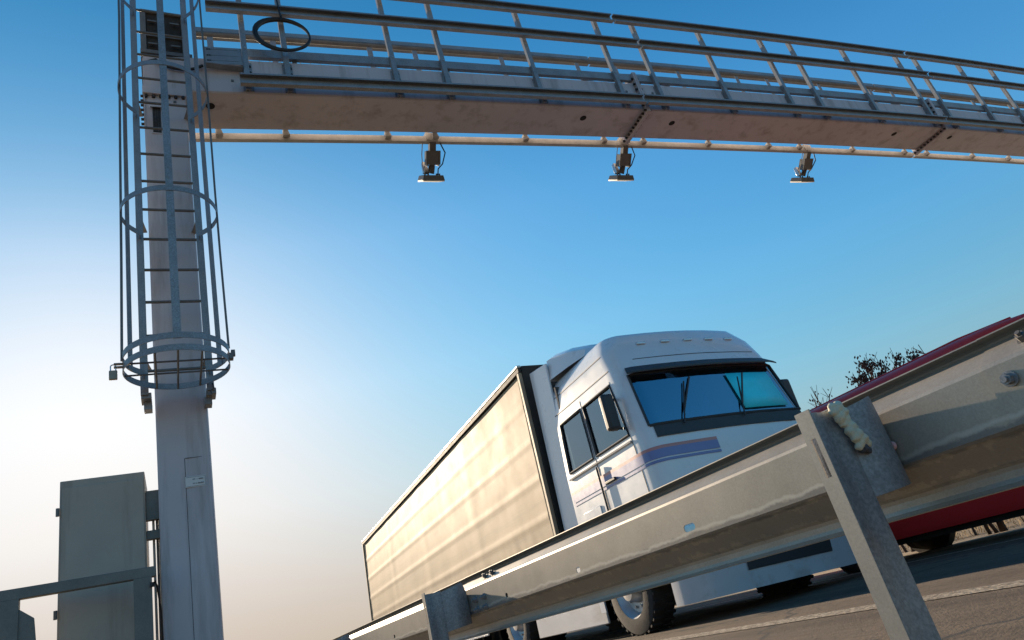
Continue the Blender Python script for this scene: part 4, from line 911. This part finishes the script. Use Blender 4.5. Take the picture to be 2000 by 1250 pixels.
# ------------------------------------------------------------------ roadside trees
def tree(loc, h, r0, lean, seed, seeds, label, stems=1, pan=(), nseed=20):
    nseed = int(nseed * 1.35)
    rg = random.Random(seed)
    t = thing('roadside_tree', loc, label, 'tree', 'bare trees along the far road edge')
    L = Vector(loc); tb = MB(); cb = MB(); tips = []
    def grow(bm, p, d, ln, r, depth):
        pts = [p]; rs = [r]; n = 4
        for i in range(n):
            d = (d + Vector((rg.uniform(-.16, .16), rg.uniform(-.16, .16), rg.uniform(-.02, .12)))).normalized(); p = p + d * ln / n; pts.append(p); rs.append(r * (1 - .55 * (i + 1) / n))
        bm.tube(pts, rs, 6 if r > .01 else 4, True)
        if depth == 0: tips.append((p, d)); return
        for k in range(rg.choice((2, 3, 3)) + (1 if seeds > .5 else 0)):
            i = rg.randint(2, n); q = pts[i]; nd = (d * .9 + Vector((rg.uniform(-.8, .8), rg.uniform(-.8, .8), rg.uniform(0, .5)))).normalized()
            grow(cb, q, nd, ln * rg.uniform(.5, .75), rs[i] * .7, depth - 1)
    for s_ in range(stems):
        d0 = Vector((lean[0] + rg.uniform(-.1, .1) * (s_ > 0) * 3, lean[1] + rg.uniform(-.35, .35) * (s_ > 0), 1)).normalized()
        grow(tb, L + Vector((rg.uniform(-.06, .06) * s_, rg.uniform(-.08, .08) * s_, -.03)), d0, h * .50, r0 * (1 if s_ == 0 else .6), 3)
    TB_ = tb
    # seed clusters of small faces at the twig ends
    if seeds:
        cb.cur = 1
        for p, d in tips:
            if rg.random() > seeds: continue
            for k in range(rg.randint(5, 9)):
                c_ = p + Vector((rg.gauss(0, .05), rg.gauss(0, .05), rg.gauss(-.03, .07))); u = Vector((rg.uniform(-1, 1), rg.uniform(-1, 1), rg.uniform(-1, 1))).normalized(); v_ = u.orthogonal().normalized(); a = rg.uniform(.022, .042)
                cb.add([c_ - u * a, c_ + v_ * a * .6, c_ + u * a, c_ - v_ * a * .6], [(0, 1, 2, 3)])
    k_ = h / (max(v.z for v in cb.v) - L.z)
    for bm_ in (tb, cb):
        bm_.v = [L + Vector(((v.x - L.x) * min(1, k_ * .8), (v.y - L.y) * min(1, k_ * .8), (v.z - L.z) * k_)) for v in bm_.v]
    tops = sorted(list(cb.v), key=lambda v: -v.z)[:200]
    for py, pz in pan:
        c0_ = Vector((L.x + rg.uniform(-.18, .18), py, pz)); q_ = min(tops, key=lambda v: (v - c0_).length); cb.cur = 0
        m1 = q_.lerp(c0_, .5) + Vector((rg.uniform(-.05, .05), rg.uniform(-.05, .05), .02)); cb.tube([q_, m1, c0_], [.013, .011, .008], 5)
        for k in range(4):
            e_ = c0_ + Vector((rg.gauss(0, .08), rg.gauss(0, .08), rg.uniform(.03, .16))); cb.tube([m1.lerp(c0_, .6), e_], [.006, .003], 3)
        cb.cur = 1
        for k in range(nseed):
            c_ = c0_ + Vector((rg.gauss(0, .05), rg.gauss(0, .05), rg.gauss(0, .05))); u = Vector((rg.uniform(-.6, .6), rg.uniform(-.6, .6), -1)).normalized(); v_ = u.orthogonal().normalized(); w_ = u.cross(v_); a = rg.uniform(.02, .036)
            cb.add([c_ - u * a, c_ + v_ * a * .5, c_ + u * a, c_ - v_ * a * .5, c_ + w_ * a * .5, c_ - w_ * a * .5], [(0, 1, 2, 3), (0, 4, 2, 5)])
    tb.build('trunk', M['bark'], t)
    cb.build('crown', [M['bark'], M['seed']], t)
TX = 10.5
specs = [
    (TX, 7.32, 2.5, .035, (0, .02), 1, .85, 'bushy tree with dense brown seed clusters above the red van roof', 2, ((7.61, 2.79), (7.5, 2.82), (7.3, 2.99), (7.27, 2.94), (7.15, 2.87), (7.13, 2.76), (7.36, 2.73), (7.3, 2.64), (7.14, 2.62), (7.46, 2.65), (7.26, 2.56), (7.4, 2.5)), 22),
    (TX, 6.85, 2.5, .03, (0, -.02), 2, .75, 'middle tree with brown seed clusters, between the bushy one and the sparse one', 1, ((6.8, 2.85), (6.91, 2.8), (6.77, 2.77), (6.78, 2.66), (6.9, 2.68), (6.98, 2.6), (6.89, 2.57)), 16),
    (TX, 6.48, 2.5, .022, (0, 0), 3, .35, 'thin tree with a few sparse seeds, rightmost of the trees showing above the red van', 1, ((6.39, 2.75), (6.5, 2.74), (6.47, 2.68), (6.58, 2.65), (6.45, 2.65)), 8),
    (TX, 8.35, 2.6, .022, (.05, .02), 4, .06, 'twiggy bare tree showing above the top of the near barrier post', 2, ((8.49, 2.64), (8.36, 2.67), (8.3, 2.6), (8.34, 2.84), (8.12, 2.75), (8.55, 2.79)), 2)]
for x, y, h, r, ln, sd_, se, lb, st, pn, ns in specs: tree((x, y, 0), h, r, ln, sd_, se, lb, st, pn, ns)
low = [(9.9, 5.30, .05), (10.0, 5.75, .02), (9.75, 5.98, .065), (9.8, 6.2, .035), (9.7, 7.0, .03), (9.9, 7.5, .04), (10.1, 7.75, .03), (10.2, 9.2, .035), (10.3, 9.8, .04), (10.2, 10.3, .05), (10.3, 10.7, .03), (10.4, 11.6, .05), (10.5, 12.8, .05), (10.4, 14.1, .06), (10.6, 15.6, .05), (10.5, 17.3, .06), (10.6, 19.2, .06), (10.5, 21.4, .06), (10.5, 24, .07), (10.6, 27, .07)]
rg = random.Random(21)
for i, (x, y, r) in enumerate(low):
    tree((x, y, 0), 1.35 + rg.uniform(0, .25), r, (rg.uniform(-.12, .12), rg.uniform(-.3, .3)), 40 + i, 0, 'leafless low roadside tree seen in the gap below the vehicles', 1 + (i % 3))
# dry grass along the far verge
b = MB(); rg = random.Random(9)
for k in range(9000):
    x = rg.uniform(10.0, 14.8); y = rg.uniform(2, 40); h = rg.uniform(.03, .10) * (1 if x > 10.3 else .5); a = rg.uniform(0, math.pi); dx, dy = .006 * math.cos(a), .006 * math.sin(a); l = rg.uniform(-.04, .04); l2 = rg.uniform(-.04, .04)
    b.add([(x - dx, y - dy, 0), (x + dx, y + dy, 0), (x + l, y + l2, h)], [(0, 1, 2)])
struct(b.build('dry_grass', M['grass']), 'stuff')

for o in bpy.data.objects:
    if '_o' in o: del o['_o']
